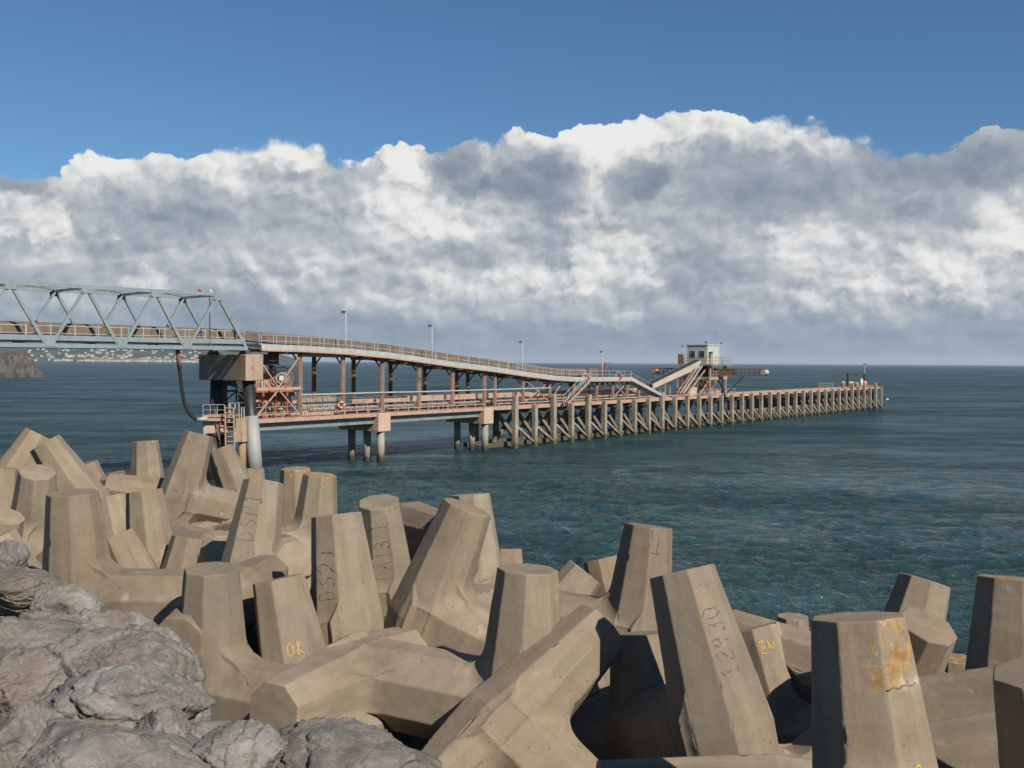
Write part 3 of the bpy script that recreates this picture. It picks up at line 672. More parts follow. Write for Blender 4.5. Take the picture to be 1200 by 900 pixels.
# ================================================================== jetty, conveyor, loader
JD = (.5955, .8034, 0.)
JO = Vector((-14.2, 111.7, 0)); JV = Vector(JD).normalized(); JN = Vector((-JV.y, JV.x, 0)); Z = Vector((0, 0, 1))
def J(s, w, z): return JO+JV*s+JN*w+Z*z
def s_at(u, w):
    k = (u-600)/FPX; o = JO+JN*w
    return (k*o.y-o.x)/(JV.x-k*JV.y)
M_pink = weathered('dusty_steel', (.38, .225, .16), (.47, .325, .24), .8, .9, rust=(.20, .085, .04), rust_amt=.35)
M_dust = weathered('dusty_plate', (.40, .34, .26), (.52, .46, .37), .8, .7, rust=(.30, .17, .08), rust_amt=.4)
M_rust = weathered('rusty_steel', (.22, .105, .055), (.34, .20, .13), .85, 1.3, rust=(.12, .05, .025), rust_amt=.6)
M_brown = weathered('weathered_cover', (.115, .085, .06), (.20, .15, .105), .85, .8, rust=(.10, .07, .05), rust_amt=.5)
M_galv = weathered('galvanised_steel', (.33, .34, .34), (.46, .46, .44), .6, 1.2, rust=(.30, .20, .14), rust_amt=.3)
M_white = weathered('white_paint', (.50, .49, .46), (.60, .59, .56), .5, .6, rust=(.45, .34, .24), rust_amt=.12)
M_brid = weathered('blue_grey_paint', (.185, .232, .25), (.245, .285, .295), .5, .8, rust=(.17, .12, .085), rust_amt=.22)
M_dark = weathered('dark_steel', (.030, .030, .032), (.060, .055, .050), .6, 1., rust=(.10, .055, .03), rust_amt=.25)
M_blk = weathered('black_coating', (.012, .012, .013), (.028, .027, .026), .5, .9)
M_gird = weathered('grey_girder', (.17, .19, .19), (.25, .26, .25), .6, .8, rust=(.16, .10, .06), rust_amt=.25)
M_pile = weathered('pile_concrete', (.235, .20, .158), (.35, .31, .25), .9, .7, rust=(.15, .105, .07), rust_amt=.5, wet=True)
M_inner = weathered('brace_concrete', (.17, .125, .085), (.26, .20, .14), .9, .7, rust=(.12, .075, .045), rust_amt=.4, wet=True)
M_pierc = weathered('pier_concrete', (.30, .215, .15), (.41, .315, .225), .9, .55, rust=(.26, .135, .075), rust_amt=.55)
M_pcap = weathered('pink_concrete', (.44, .31, .215), (.53, .39, .28), .9, .6)
M_sleeve = weathered('grey_sleeve', (.25, .25, .255), (.33, .33, .33), .6, .6, wet=True)
M_red = weathered('red_paint', (.36, .075, .045), (.30, .11, .07), .55, 2.)
M_orange = weathered('orange_plastic', (.58, .13, .05), (.52, .15, .06), .5, 2.)
M_cabin = weathered('cabin_cladding', (.42, .43, .375), (.50, .51, .45), .55, .5, rust=(.42, .36, .27), rust_amt=.12)
M_glass, g, b = mat('window_glass'); b.inputs['Base Color'].default_value = (.02, .025, .03, 1); b.inputs['Roughness'].default_value = .08
ZD = 5.42
def zc(s): return float(np.interp(s, [-17, -11.5, -5.6, .3, 6.3, 12.3, 18.4, 26.6, 32.7, 38, 44.7, 53.4], [12.05, 12.0, 11.8, 11.46, 10.95, 10.4, 9.96, 9.19, 8.69, 8.45, 8.40, 8.33]))
# ---------------- bridge frame: t towards the shore, w away
BV = Vector((-.687, -.726, 0)).normalized(); BN = Vector((BV.y, -BV.x, 0)); BO = Vector((-24.7, 95., 0))
def Bq(t, w, z): return BO+BV*t+BN*w+Z*z
BW = 6.0; ZB = 12.15; ZT = 17.0; TL = 42.
br = thing('truss_bridge', 'blue grey steel truss bridge carrying the conveyor from the left edge to the tall pier', 'truss bridge', tuple(Bq(0, 3, ZB)))
for w in (0, BW):
    MB().bar(Bq(-.15, w, ZB), Bq(TL, w, ZB), .30, .34).build('bottom_chord', M_brid, br)
    MB().bar(Bq(2.9, w, ZT), Bq(TL, w, ZT), .26, .30).build('top_chord', M_brid, br)
    k = 0; t = 0.
    while t < TL-3:
        MB().bar(Bq(t+(.25 if t else 0), w, ZB+.1), Bq(t+2.9, w, ZT-.1), .20, .26).build('diagonal', M_brid, br)
        MB().bar(Bq(t+2.98, w, ZT-.1), Bq(t+5.75, w, ZB+.1), .18, .24).build('diagonal', M_brid, br)
        t += 6.0
    mb = MB(); mb.bar(Bq(.1, w, ZB+.62), Bq(TL, w, ZB+.62), .10, .42); mb.build('stringer', M_brid, br)
for w in (-.17, BW+.17):
    for k in range(7):
        for tt, zz in ((k*6.0+2.94, ZT-.22), (k*6.0-.05, ZB+.22)):
            if 0 < tt < TL-2: MB().box(Bq(tt-.42, w-.012, zz-.30), BV*.84, BN*.024, Z*.60).build('gusset', M_brid, br)
t = 2.9
while t < TL-3:
    MB().bar(Bq(t, 0, ZT-.05), Bq(t, BW, ZT-.05), .16, .2).build('top_strut', M_brid, br)
    if t+6 < TL: MB().bar(Bq(t, 0, ZT), Bq(t+6, BW, ZT), .12).bar(Bq(t, BW, ZT+.01), Bq(t+6, 0, ZT+.01), .12).build('top_brace', M_brid, br)
    t += 6.0
mb = MB()
for i in range(15): mb.bar(Bq(i*3, .2, ZB+.05), Bq(i*3, BW-.2, ZB+.05), .2, .3)
mb.build('floor_beams', M_brid, br)
MB().box(Bq(-.1, .3, ZB+.28), BV*TL, BN*1.1, Z*.06).build('walkway', M_gird, br)
def rail(mb, pts, h=1.1, step=1.9, r=.03, mid=True):
    """handrail along a polyline of deck points"""
    for a, b in zip(pts, pts[1:]):
        a, b = Vector(a), Vector(b); L = (b-a).length; n = max(1, round(L/step))
        for i in range(n+1):
            q = a+(b-a)*i/n; mb.tube([q, q+Z*h], r, 5)
        mb.tube([a+Z*h, b+Z*h], r, 5)
        if mid: mb.tube([a+Z*h*.52, b+Z*h*.52], r*.85, 5)
mb = MB(); rail(mb, [Bq(-.1, .42, ZB+.34), Bq(TL, .42, ZB+.34)], 1.25, 2.9, .035); mb.build('handrail', M_galv, br)
mb = MB(); mb.tube([Bq(3.7, .0, ZB+.3), Bq(3.7, .0, ZT)], .06, 6); mb.build('conduit', M_dark, br)
for t, m, lab in ((4.7, M_red, 'small red lamp on the top chord of the truss bridge'), (3.6, M_white, 'small white lamp on the top chord of the truss bridge')):
    o = MB().tube([Bq(t, 0, ZT+.14), Bq(t, 0, ZT+.32), Bq(t, 0, ZT+.42)], [.12, .17, .06], 8).bar(Bq(t-.2, 0, ZT+.17), Bq(t+.2, 0, ZT+.17), .2, .05).build('marker_lamp', m); tag(o, lab, 'lamp', 'lamps on the truss bridge')
# ---------------- conveyor running through bridge and along the gantry
cv = thing('belt_conveyor', 'long weathered brown covered belt conveyor sloping down from the bridge to the loader', 'conveyor', tuple(Bq(0, 2.5, ZB)))
path = [Bq(TL, 2.9, 13.15), Bq(20, 2.9, 13.12), Bq(0, 2.9, 13.0), J(-13, 2.5, 12.75)]+[J(s, 2.5, zc(s)+.75) for s in (-8, -2, 4, 10, 16, 22, 28, 34, 39, 46)]
mb = MB(); mg = MB(); mk = MB()
for a, b in zip(path, path[1:]):
    d = (b-a).normalized(); x = d.cross(Z).normalized()
    q = a+x*.75
    L = (b-a).length
    # side boards and the arched cover
    for sg in (1, -1):
        e = x*sg*.8
        mb.hexa([a+e-x*.03, a+e+x*.03, a+e+x*.03+Z*.75, a+e-x*.03+Z*.75, b+e-x*.03, b+e+x*.03, b+e+x*.03+Z*.75, b+e-x*.03+Z*.75])
    sec = [(-.82, .75), (-.5, .93), (0, 1.0), (.5, .93), (.82, .75)]
    va = [a+x*p+Z*h for p, h in sec]; vb = [b+x*p+Z*h for p, h in sec]
    mb.add(va+vb, [(i, i+1, i+6, i+5) for i in range(4)])
    n = max(1, round(L/2.0))
    for i in range(n):
        q = a+(b-a)*(i+.5)/n
        mg.bar(q+x*.86-Z*.05, q+x*.86+Z*.82, .10, .08)
        mk.bar(q-x*.8-Z*.22, q+x*.8-Z*.22, .1, .12)
    mk.hexa([a-x*.7-Z*.02, a+x*.7-Z*.02, a+x*.7+Z*.05, a-x*.7+Z*.05, b-x*.7-Z*.02, b+x*.7-Z*.02, b+x*.7+Z*.05, b-x*.7+Z*.05])
    for sg in (1, -1): mk.bar(a+x*sg*.7-Z*.34, b+x*sg*.7-Z*.34, .1, .2)
mb.build('cover', M_brown, cv); mg.build('cover_stanchions', M_galv, cv); mk.build('belt_and_idlers', M_dark, cv)
MB().tube([J(45.6, 1.6, zc(45)+1.0), J(45.6, 3.4, zc(45)+1.0)], .5, 14).build('head_drum', M_dark, cv)
MB().box(J(44.4, 1.4, zc(45)+.5), JV*2.6, JN*2.2, Z*1.3).build('head_housing', M_brown, cv, bevel=.05)
# ---------------- gantry carrying it over the jetty
ga = thing('conveyor_gantry', 'steel portal gantry with walkway holding the conveyor above the jetty deck', 'gantry', tuple(J(10, 2.4, ZD)))
SS = [-11.5, -5.6, .3, 6.3, 12.3, 18.4, 20.6, 26.6, 32.7, 38.7, 44.7, 49.2, 53.4]
for s in SS:
    for w, m in ((.25, M_pink), (4.65, M_rust)):
        top = zc(s)-.05; mb = MB()
        mb.bar(J(s, w, ZD), J(s, w, top), .06, .30, up=JN)
        for q in (-.16, .16): mb.bar(J(s+q, w, ZD), J(s+q, w, top), .30, .05, up=JV)
        mb.build('post', m, ga)
    MB().bar(J(s, -.3, zc(s)-.12), J(s, 5.0, zc(s)-.12), .26, .36).build('cross_beam', M_rust, ga)
    for w0, w1 in ((.4, 1.3), (4.5, 3.6)): MB().bar(J(s, w0, zc(s)-1.2), J(s, w1, zc(s)-.3), .12, .14).build('knee_brace', M_rust, ga)
kn = [-17, -11.5, -5.6, .3, 6.3, 12.3, 18.4, 26.6, 32.7, 38, 44.7, 53.4]
def strip(mb, w0, w1, z0, z1, ss=kn):
    for a, b in zip(ss, ss[1:]):
        mb.hexa([J(a, w0, zc(a)+z0), J(a, w1, zc(a)+z0), J(a, w1, zc(a)+z1), J(a, w0, zc(a)+z1), J(b, w0, zc(b)+z0), J(b, w1, zc(b)+z0), J(b, w1, zc(b)+z1), J(b, w0, zc(b)+z1)])
mb = MB(); strip(mb, -.55, -.48, .06, .56); mb.build('walkway_fascia', M_galv, ga)
mb = MB(); strip(mb, -.60, -.35, -.10, .055); strip(mb, 4.5, 4.7, -.10, .3); mb.build('edge_beam', M_pink, ga)
mb = MB(); strip(mb, -.47, 1.1, .08, .16); strip(mb, 3.9, 4.6, .08, .16); mb.build('walkway_deck', M_gird, ga)
mb = MB()
for a, b in zip(kn, kn[1:]):
    for w in (1.3, 3.7): mb.bar(J(a, w, zc(a)+.12), J(b, w, zc(b)+.12), .16, .3)
    mb.bar(J(a, .4, zc(a)-.02), J(b, 4.4, zc(b)-.02), .1).bar(J(a, 4.4, zc(a)-.03), J(b, .4, zc(b)-.03), .1)
mb.build('stringers', M_dark, ga)
mb = MB()
for a, b in zip(kn, kn[1:]): rail(mb, [J(a, -.5, zc(a)+.3), J(b, -.5, zc(b)+.3)], 1.15, 1.95, .035)
mb.build('handrail', M_galv, ga)
mb = MB()
for a, b in zip(SS[:8], SS[1:9]): mb.tube([J(a, .1, 7.62+(0 if a < 6 else -.05)), J(b, .1, 7.62+(0 if b < 6 else -.05))], .09, 6)
mb.build('service_pipe', M_galv, ga)
mb = MB(); mb.bar(J(-5.6, .25, 11.55), J(-11.5, .25, 11.62), .3, .32); mb.build('header_beam', M_pink, ga)
# bracing in the bays that show it
mb = MB(); a, c = -17.2, -11.6
mb.bar(J(a, .1, 5.6), J((a+c)/2, .1, 8.2), .12).bar(J((a+c)/2, .1, 8.2), J(c, .1, 5.6), .12).bar(J(a, .1, 11.6), J((a+c)/2, .1, 8.4), .12).bar(J((a+c)/2, .1, 8.4), J(c, .1, 11.6), .12).bar(J(a, .05, 8.3), J(c, .05, 8.3), .14, .3)
mb.build('bay_brace', M_pink, ga)
MB().bar(J(26.6, .25, 5.6), J(32.7, .25, 8.5), .1).bar(J(26.6, .15, 8.9), J(32.7, .15, 5.6), .1).build('bay_brace', M_pink, ga)
MB().bar(J(49.2, .25, 5.8), J(53.4, .25, 8.1), .1).bar(J(49.2, .15, 8.1), J(53.4, .15, 5.8), .1).build('bay_brace', M_pink, ga)
MB().bar(J(32.7, .25, 5.6), J(35.7, .25, 8.3), .1).build('bay_brace', M_pink, ga)
# sloping walkway at the end
rp = thing('sloping_walkway', 'pale sloping walkway dropping from the gantry platform down to the jetty deck', 'walkway', tuple(J(53.5, 0, ZD)))
MB().hexa([J(53.4, -.6, 8.3), J(53.4, -.4, 8.3), J(53.4, -.4, 8.85), J(53.4, -.6, 8.85), J(63, -.6, 5.7), J(63, -.4, 5.7), J(63, -.4, 6.1), J(63, -.6, 6.1)]).build('stringer', M_galv, rp)
MB().hexa([J(53.4, -.38, 8.3), J(53.4, .9, 8.3), J(53.4, .9, 8.45), J(53.4, -.38, 8.45), J(63, -.38, 5.6), J(63, .9, 5.6), J(63, .9, 5.75), J(63, -.38, 5.75)]).build('ramp_deck', M_pink, rp)
mb = MB(); rail(mb, [J(53.4, -.3, 8.45), J(63, -.3, 5.75)], 1.1, 1.9, .03); mb.build('handrail', M_galv, rp)
for s in (57, 60): MB().bar(J(s, .2, ZD), J(s, .2, ZD+2.9*(63-s)/9.6), .2, .2).build('post', M_pink, rp)
# stair up to the gantry
st = thing('steel_stair', 'steep pink steel stair climbing from the jetty deck to the gantry walkway', 'stair', tuple(J(36, 0, ZD)))
sA, sB = s_at(660, -.7), s_at(687, -.7)
for w in (-1.5, -.75): MB().bar(J(sA, w, ZD+.05), J(sB, w, 8.6), .08, .28).build('stringer', M_pink if w == -1.5 else M_galv, st)
mb = MB()
for i in range(13):
    f = (i+.5)/13; mb.bar(J(sA+(sB-sA)*f, -1.46, ZD+.1+3.2*f), J(sA+(sB-sA)*f, -.79, ZD+.1+3.2*f), .26, .05)
mb.build('treads', M_rust, st)
for w in (-1.5, -.75):
    mb = MB(); mb.tube([J(sA, w, ZD+1.1), J(sB, w, 9.7)], .04, 6)
    for i in range(5): q = J(sA+(sB-sA)*i/4, w, ZD+.1+3.2*i/4); mb.tube([q, q+Z*1.0], .03, 5)
    mb.build('handrail', M_galv, st)
# ---------------- tall pier under the bridge end
Qc = Vector((-24.55, 94.4, 0))
pr = thing('bridge_pier', 'tall pier with a stained concrete cap on two raking black columns under the truss bridge', 'pier', (Qc.x-3, Qc.y+3, 0))
MB().box(Qc+Z*9.15, BN*8.4, -BV*1.9, Z*2.45).build('cap', M_pierc, pr, bevel=.06)
for k in (.9, 6.6): MB().box(Qc+BN*k-BV*.4+Z*11.6, BN*.9, -BV*.8, Z*.22).box(Qc+BN*(k+.1)-BV*.5+Z*11.82, BN*.7, -BV*.6, Z*.2).build('bearing', M_dark, pr)
ct = Qc+BN*1.1-BV*.95; cb = PY(301, 548, 95.4); cb.z = -1
o = MB().tube([cb+Z*.0, ct+Z*9.15], .56, 20).build('column', M_blk, pr, True)
f = 6.9/10.1; MB().tube([cb, cb+(ct+Z*9.15-cb)*.675], .68, 22).build('sleeve', M_sleeve, o, True)
ct = Qc+BN*6.6-BV*.95; cb = ct+BN*.6+BV*.2; cb.z = -1
MB().tube([cb, ct+Z*9.15], .62, 20).build('column', M_blk, pr, True)
# dark lattice trestle behind the pier
lt = thing('lattice_trestle', 'dark steel lattice trestle seen between the black pier columns', 'trestle', tuple(PY(276, 545, 100)))
mb = MB(); y = 100.2
def q(u, v, yy=y): return PY(u, v, yy)
for u in (262, 291): MB().bar(q(u, 447), q(u, 548), .5, .5).build('leg', M_dark, lt)
MB().bar(q(262, 458), q(291, 458), .22).bar(q(262, 449), q(291, 449), .5).bar(q(262, 472), q(291, 472), .16).build('beam', M_dark, lt)
MB().bar(q(262, 472), q(277, 458), .12).bar(q(277, 458), q(291, 472), .12).bar(q(277, 449), q(277, 472), .12).bar(q(264, 449), q(291, 458), .18).build('bracing', M_dark, lt)
# access platform with ladder
ap = thing('access_platform', 'rusty pink access platform with hooped ladder at the foot of the tall pier', 'platform', tuple(PY(256, 545, 93)))
y = 93.0
MB().box(PY(237, 488, y)-Z*.05, (2.9, .2, 0), (0, 2.0, 0), (0, 0, .16)).build('deck', M_pink, ap)
MB().box(PY(237, 491.5, y)+Vector((0, .1, -.15)), (2.5, .2, 0), (0, .15, 0), (0, 0, .3)).build('edge_beam', M_pink, ap)
MB().bar(PY(252, 508, y+.3), PY(262, 489, y+.3), .1).bar(PY(258, 516, y+.5), PY(252, 491, y+.5), .1).build('strut', M_rust, ap)
mb = MB(); a = PY(238, 487, y+.1); rail(mb, [a, a+Vector((1.9, .1, 0))], 1.0, .6, .03); mb.build('handrail', M_galv, ap)
ld = MB()
for u in (263.3, 273.5): ld.bar(PY(u, 475 if u < 270 else 478, y-.35), PY(u+2, 560, y-.35), .09, .12).build
for k in range(15): v = 478+k*5.6; ld.bar(PY(263.5+k*.14, v, y-.35), PY(273.7+k*.14, v, y-.35), .06, .07)
ld.build('ladder', M_pink, ap)
mb = MB()
for u0, u1, v0, v1, yy in ((268.5, 280, 472, 494, y-.2), (270, 275.5, 473, 494, y+.5), (283, 286, 477, 496, y+.8)):
    mb.tube([PY(u0, v1, yy), PY(u0, v0, yy), PY(u1, v0, yy), PY(u1, v1, yy)], .055, 6)
mb.build('ladder_hoop', M_galv, ap)
MB().box(PY(239, 508, y+.6), (1.9, .1, 0), (0, 1.4, 0), (0, 0, 1.0)).build('base_block', M_pcap, ap, bevel=.03)
MB().box(PY(275.2, 518, y+.5), (.62, .05, 0), (0, 1.6, 0), (0, 0, 2.15)).box(PY(275.2, 518, y+.5)+Vector((.63, .06, 0)), (.34, .35, 0), (-.1, 1.3, 0), (0, 0, 2.15)).build('concrete_post', M_pierc, ap)
M_rp = weathered('rust_streaked_pile', (.24, .13, .05), (.32, .22, .12), .9, 1.4, wet=True)
MB().tube([Vector((*PY(284, 520, y+1.2).xy, -1)), PY(284, 517, y+1.2)], .34, 12).build('pile', M_rp, ap, True)
MB().tube([Vector((*PY(249, 520, y+1.4).xy, -1)), PY(249, 512, y+1.4)], .8, 12).build('pile', M_blk, ap, True)
MB().tube([Vector((*PY(240, 520, y+.7).xy, 2)), PY(239, 493, y+.5)], .12, 8).build('downpipe', M_galv, ap)
# hose
hp = [(208, 408), (209, 418), (210.5, 432), (212, 447), (214, 462), (217, 474), (221, 483), (226, 489), (231, 492)]
ho = thing('hanging_hose', 'black hose hanging from the truss bridge and curving onto the access platform', 'hose', tuple(PY(208, 408, 91)))
pts = [PY(u, v, 90.5+(k/8)*2.2) for k, (u, v) in enumerate(hp)]
fine = []
for i in range(len(pts)-1):
    p0, p1, p2, p3 = pts[max(i-1, 0)], pts[i], pts[i+1], pts[min(i+2, len(pts)-1)]
    for j in range(4):
        t = j/4; fine.append(.5*((2*p1)+(p2-p0)*t+(2*p0-5*p1+4*p2-p3)*t*t+(3*p1-p0-3*p2+p3)*t**3))
fine.append(pts[-1])
MB().tube(fine, .16, 9).build('hose', M_blk, ho, True)
MB().tube([pts[0], pts[0]+(pts[1]-pts[0])*1.0, fine[8]], .20, 9).build('rusted_coupling', M_rust, ho, True)
MB().tube([pts[-1], pts[-1]+Vector((.9, .2, .1))], .2, 9).build('nozzle', M_galv, ho, True)
# ---------------- approach deck and its two piers
ad = thing('approach_deck', 'pink edged approach deck on grey girders between the tall pier and the piled jetty', 'deck', tuple(J(0, 2.5, ZD)))
MB().box(J(-18, -.25, 5.04), JV*38.4, JN*.45, Z*.38).build('edge_beam', M_pink, ad)
MB().box(J(-18, 4.9, 5.04), JV*38.4, JN*.4, Z*.38).build('edge_beam', M_pink, ad)
MB().box(J(-18, .2, 5.15), JV*38.4, JN*4.7, Z*.2).build('deck_slab', M_pierc, ad)
for w in (.35, 2.4, 4.5):
    for a, b in ((-18, -.95), (.95, 17.5)):
        mb = MB(); mb.box(J(a, w, 4.36), JV*(b-a), JN*.06, Z*.68); mb.box(J(a, w-.16, 4.28), JV*(b-a), JN*.38, Z*.08)
        mb.build('girder', M_gird, ad)
mb = MB()
for a, b in ((-11.2, -.2), (.7, 18), (-18, -12)):
    mb.box(J(a, -.12, 5.78), JV*(b-a), JN*.1, Z*.10)
    n = int((b-a)/1.6)
    for i in range(n+1): mb.box(J(a+(b-a-.1)*i/max(n, 1), -.12, 5.42), JV*.1, JN*.1, Z*.36)
mb.build('kerb_rail', M_pink, ad)
mb = MB()
for a, b in ((-17.5, -11.8), (-11, -6), (-5, 0), (1, 6), (7, 17)): rail(mb, [J(a, .55, ZD-.05), J(b, .55, ZD-.05)], 1.15, 1.9, .028)
mb.build('handrail', M_galv, ad)
def deck_pier(s, label):
    pt = thing('deck_pier', label, 'pier', tuple(J(s, 2.5, 0)), 0, 'three-column piers under the approach deck')
    mb = MB(); mb.box(J(s-.95, -.45, 3.38), JV*1.9, JN*1.0, Z*2.04); mb.build('cap_end', M_pcap, pt, bevel=.05)
    mb = MB(); mb.hexa([J(s-.9, .552, 3.42), J(s+.9, .552, 3.42), J(s+.9, 5.7, 3.42), J(s-.9, 5.7, 3.42), J(s-.9, .552, 4.9), J(s+.9, .552, 4.9), J(s+.9, 5.7, 4.27), J(s-.9, 5.7, 4.27)]); mb.build('cap_beam', M_pcap, pt)
    for w in (.15, 2.2, 4.6): MB().tube([J(s, w, -1), J(s, w, 3.42)], .42, 18).build('column', M_pile, pt, True)
deck_pier(.0, 'deck pier on three round columns standing alone, the left one of two'); deck_pier(18.5, 'deck pier on three round columns at the start of the piled jetty')
# ---------------- piled jetty
jt = thing('piled_jetty', 'long concrete jetty on rows of square piles with raking braces, running out to sea', 'jetty', tuple(J(98, 2.6, 0)))
PS = 4.36; NP = 36; S0 = 23.9
MB().box(J(20.4, -.15, 5.0), JV*(S0+PS*35-20), JN*.35, Z*.46).build('edge_beam', M_pink, jt)
MB().box(J(20.4, 5.3, 5.0), JV*(S0+PS*35-20), JN*.3, Z*.46).build('edge_beam', M_pink, jt)
MB().box(J(20.4, .2, 5.12), JV*(S0+PS*35-20), JN*5.1, Z*.24).build('deck_slab', M_pcap, jt)
tall = {0: 6.75, 2: 6.6, 4: 6.5, 9: 6.4, 30: 6.7, 32: 6.2, 34: 6.4}
for i in range(NP):
    s = S0+i*PS; top = tall.get(i, 5.47+random.uniform(-.1, .1)); h = .34 if i in tall else .29
    MB().box(J(s-h, -.8, -1.2), JV*2*h, JN*.62, Z*(top+1.2)).build('pile', M_pile, jt, bevel=.04)
    MB().box(J(s-.3, 5.65, -1.2), JV*.6, JN*.6, Z*(5.5+1.2+(1.2 if i in (29, 33, 35) else 0))).build('pile', M_inner, jt)
    MB().box(J(s-.3, -.18, 4.42), JV*.6, JN*5.8, Z*.56).build('cap_beam', M_inner, jt)
    if i < NP-1:
        MB().bar(J(s+.2, -.5, 2.75+random.uniform(-.15, .15)), J(s+PS-.25, -.45, .62), .28, .30).build('raker', M_pile, jt)
        MB().bar(J(s, 3.0, .5), J(s+PS, 2.9, 4.4), .42, .46).bar(J(s, 2.4, 4.4), J(s+PS, 2.3, .5), .42, .46).build('cross_brace', M_inner, jt)
MB().box(J(S0-3.2, 1.4, .12), JV*(PS*35+3), JN*.6, Z*.55).box(J(S0-3.2, 4.9, .12), JV*(PS*35+3), JN*.5, Z*.55).build('waling', M_inner, jt)
for w, k in ((1.5, 0), (3.5, 0)):
    MB().box(J(S0+PS*35+.4, w, -1.2), JV*.5, JN*.5, Z*(5.4+1.2)).build('end_pile', M_pile, jt)
mb = MB()
for i in range(40): mb.box(J(21+i*3.9, -.05, 5.46), JV*.14, JN*.14, Z*.26)
mb.box(J(20.6, -.06, 5.72), JV*154, JN*.15, Z*.12); mb.build('kerb_rail', M_pink, jt)
mb = MB(); rail(mb, [J(150, 5.2, 5.4), J(174, 5.2, 5.4), J(176, 5.2, 5.4), J(176, .4, 5.4)], 1.1, 2., .03); mb.build('handrail', M_galv, jt)
# deck conveyor
dc = thing('deck_conveyor', 'low pinkish conveyor with side boards running along the jetty deck under the gantry', 'conveyor', tuple(J(20, 3, ZD)))
MB().box(J(-1, 1.75, 6.45), JV*60, JN*.08, Z*.62).build('side_board', M_pink, dc); MB().box(J(-1, 3.5, 6.3), JV*60, JN*.08, Z*.7).build('side_board', M_pink, dc)
MB().box(J(-6, 1.85, 6.35), JV*68, JN*1.6, Z*.08).build('belt', M_dark, dc)
mb = MB()
for i in range(24): mb.box(J(-3+i*2.7, 1.7, ZD), JV*.14, JN*.14, Z*1.0).box(J(-3+i*2.7, 3.45, ZD), JV*.14, JN*.14, Z*1.0).bar(J(-3+i*2.7, 1.7, 6.1), J(-3+i*2.7, 3.5, 6.1), .12)
for i in range(9): mb.box(J(1.5+i*6.2, 1.66, 6.42), JV*.3, JN*.05, Z*.68)
mb.build('trestle_legs', M_rust, dc)
MB().box(J(-9.5, .9, 6.05), JV*70, JN*.12, Z*.16).box(J(-4, .8, 6.9), JV*9, JN*.16, Z*.2).build('cable_tray', M_pink, dc)
# cable reel and red frame
sR = s_at(330, 2.2)
rl = thing('cable_reel', 'rusty spoked cable reel in the bay beside the tall pier', 'cable reel', tuple(J(sR, 2.2, ZD)))
c = PY(330, 443, J(sR, 2.2, 0).y); nr = (-c+CAM); nr.z = 0; nr.normalize()
MB().ring(c, nr, 1.12, .10, .5).build('rim', M_rust, rl); MB().ring(c, nr, .52, .14, .6).build('hub', M_pink, rl)
u_ = nr.cross(Z).normalized(); mb = MB()
for k in range(26):
    a = 2*math.pi*k/26; dd = u_*math.cos(a)+Z*math.sin(a); mb.bar(c+dd*.55, c+dd*1.42, .07, .10, up=nr)
mb.build('spokes', M_pink, rl); MB().box(c+nr*.3-u_*.2-Z*.25, u_*.42, nr*.12, Z*.5).build('plate', M_white, rl)
mb = MB()
for du in (-.9, .9): mb.bar(c+u_*du*.8-Z*2.4, c, .16)
mb.build('stand', M_rust, rl)
wm = thing('winch_housing', 'rust red winch housing with red posts below the spoked reel', 'winch', tuple(J(sR, 1.4, ZD)))
s1, s2 = s_at(302, 1.2), s_at(352, 1.2)
MB().box(J(s1, 2.6, ZD), JV*(s2-s1), JN*1.6, Z*2.5).build('housing', M_rust, wm, bevel=.05)
MB().box(J(s1-.1, 1.3, ZD+2.5), JV*(s2-s1+.1), JN*3., Z*.2).build('roof_plate', M_red, wm)
for u in (308, 322, 336): s = s_at(u, 1.3); MB().box(J(s, 1.3, ZD), JV*.2, JN*.2, Z*2.5).build('post', M_red, wm)
random.seed(3)
for k in range(20):
    s = s1+(s2-s1)*random.random(); z0 = ZD+.4+random.random()*1.9; MB().box(J(s, 2.0+random.random()*.4, z0), JV*random.uniform(.2, .9), JN*.3, Z*random.uniform(.1, .35)).build('fitting', M_pink, wm)
mb = MB()
for k in range(14):
    s = s1+.5+(s2-s1-1.5)*random.random(); z0 = ZD+2.8; mb.bar(J(s, 2.8, z0), J(s+random.uniform(-.5, .5), 3.1, z0+random.uniform(.8, 2.6)), .1).box(J(s-.2, 3, z0+random.random()*2), JV*random.uniform(.3, .8), JN*.4, Z*random.uniform(.2, .5))
mb.build('gear', M_pink, wm)
MB().box(J(s_at(316, 3.8), 3.8, 10.6), JV*1.2, JN*1., Z*1.1).build('motor', M_dark, wm)
ck = thing('chain_curtain', 'curtain of pale rusty chains behind the deck rail right of the winch', 'chain curtain', tuple(J(s_at(375, 1.2), 1.2, ZD)))
s1, s2 = s_at(354, 1.3), s_at(398, 1.3); mb = MB()
for k in range(32):
    s = s1+(s2-s1)*k/31; h = random.uniform(.9, 1.6)
    mb.tube([J(s, 1.3+random.uniform(-.1, .1), 7.3), J(s+random.uniform(-.05, .05), 1.3, 7.3-h*.5), J(s+random.uniform(-.1, .1), 1.3, 7.3-h)], .04, 5)
mb.build('chains', M_dust, ck); MB().box(J(s1, 1.25, 7.3), JV*(s2-s1), JN*.1, Z*.12).build('bar', M_rust, ck); MB().box(J(s1, 1.3, ZD), JV*(s2-s1), JN*.6, Z*.5).build('trough', M_pink, ck)
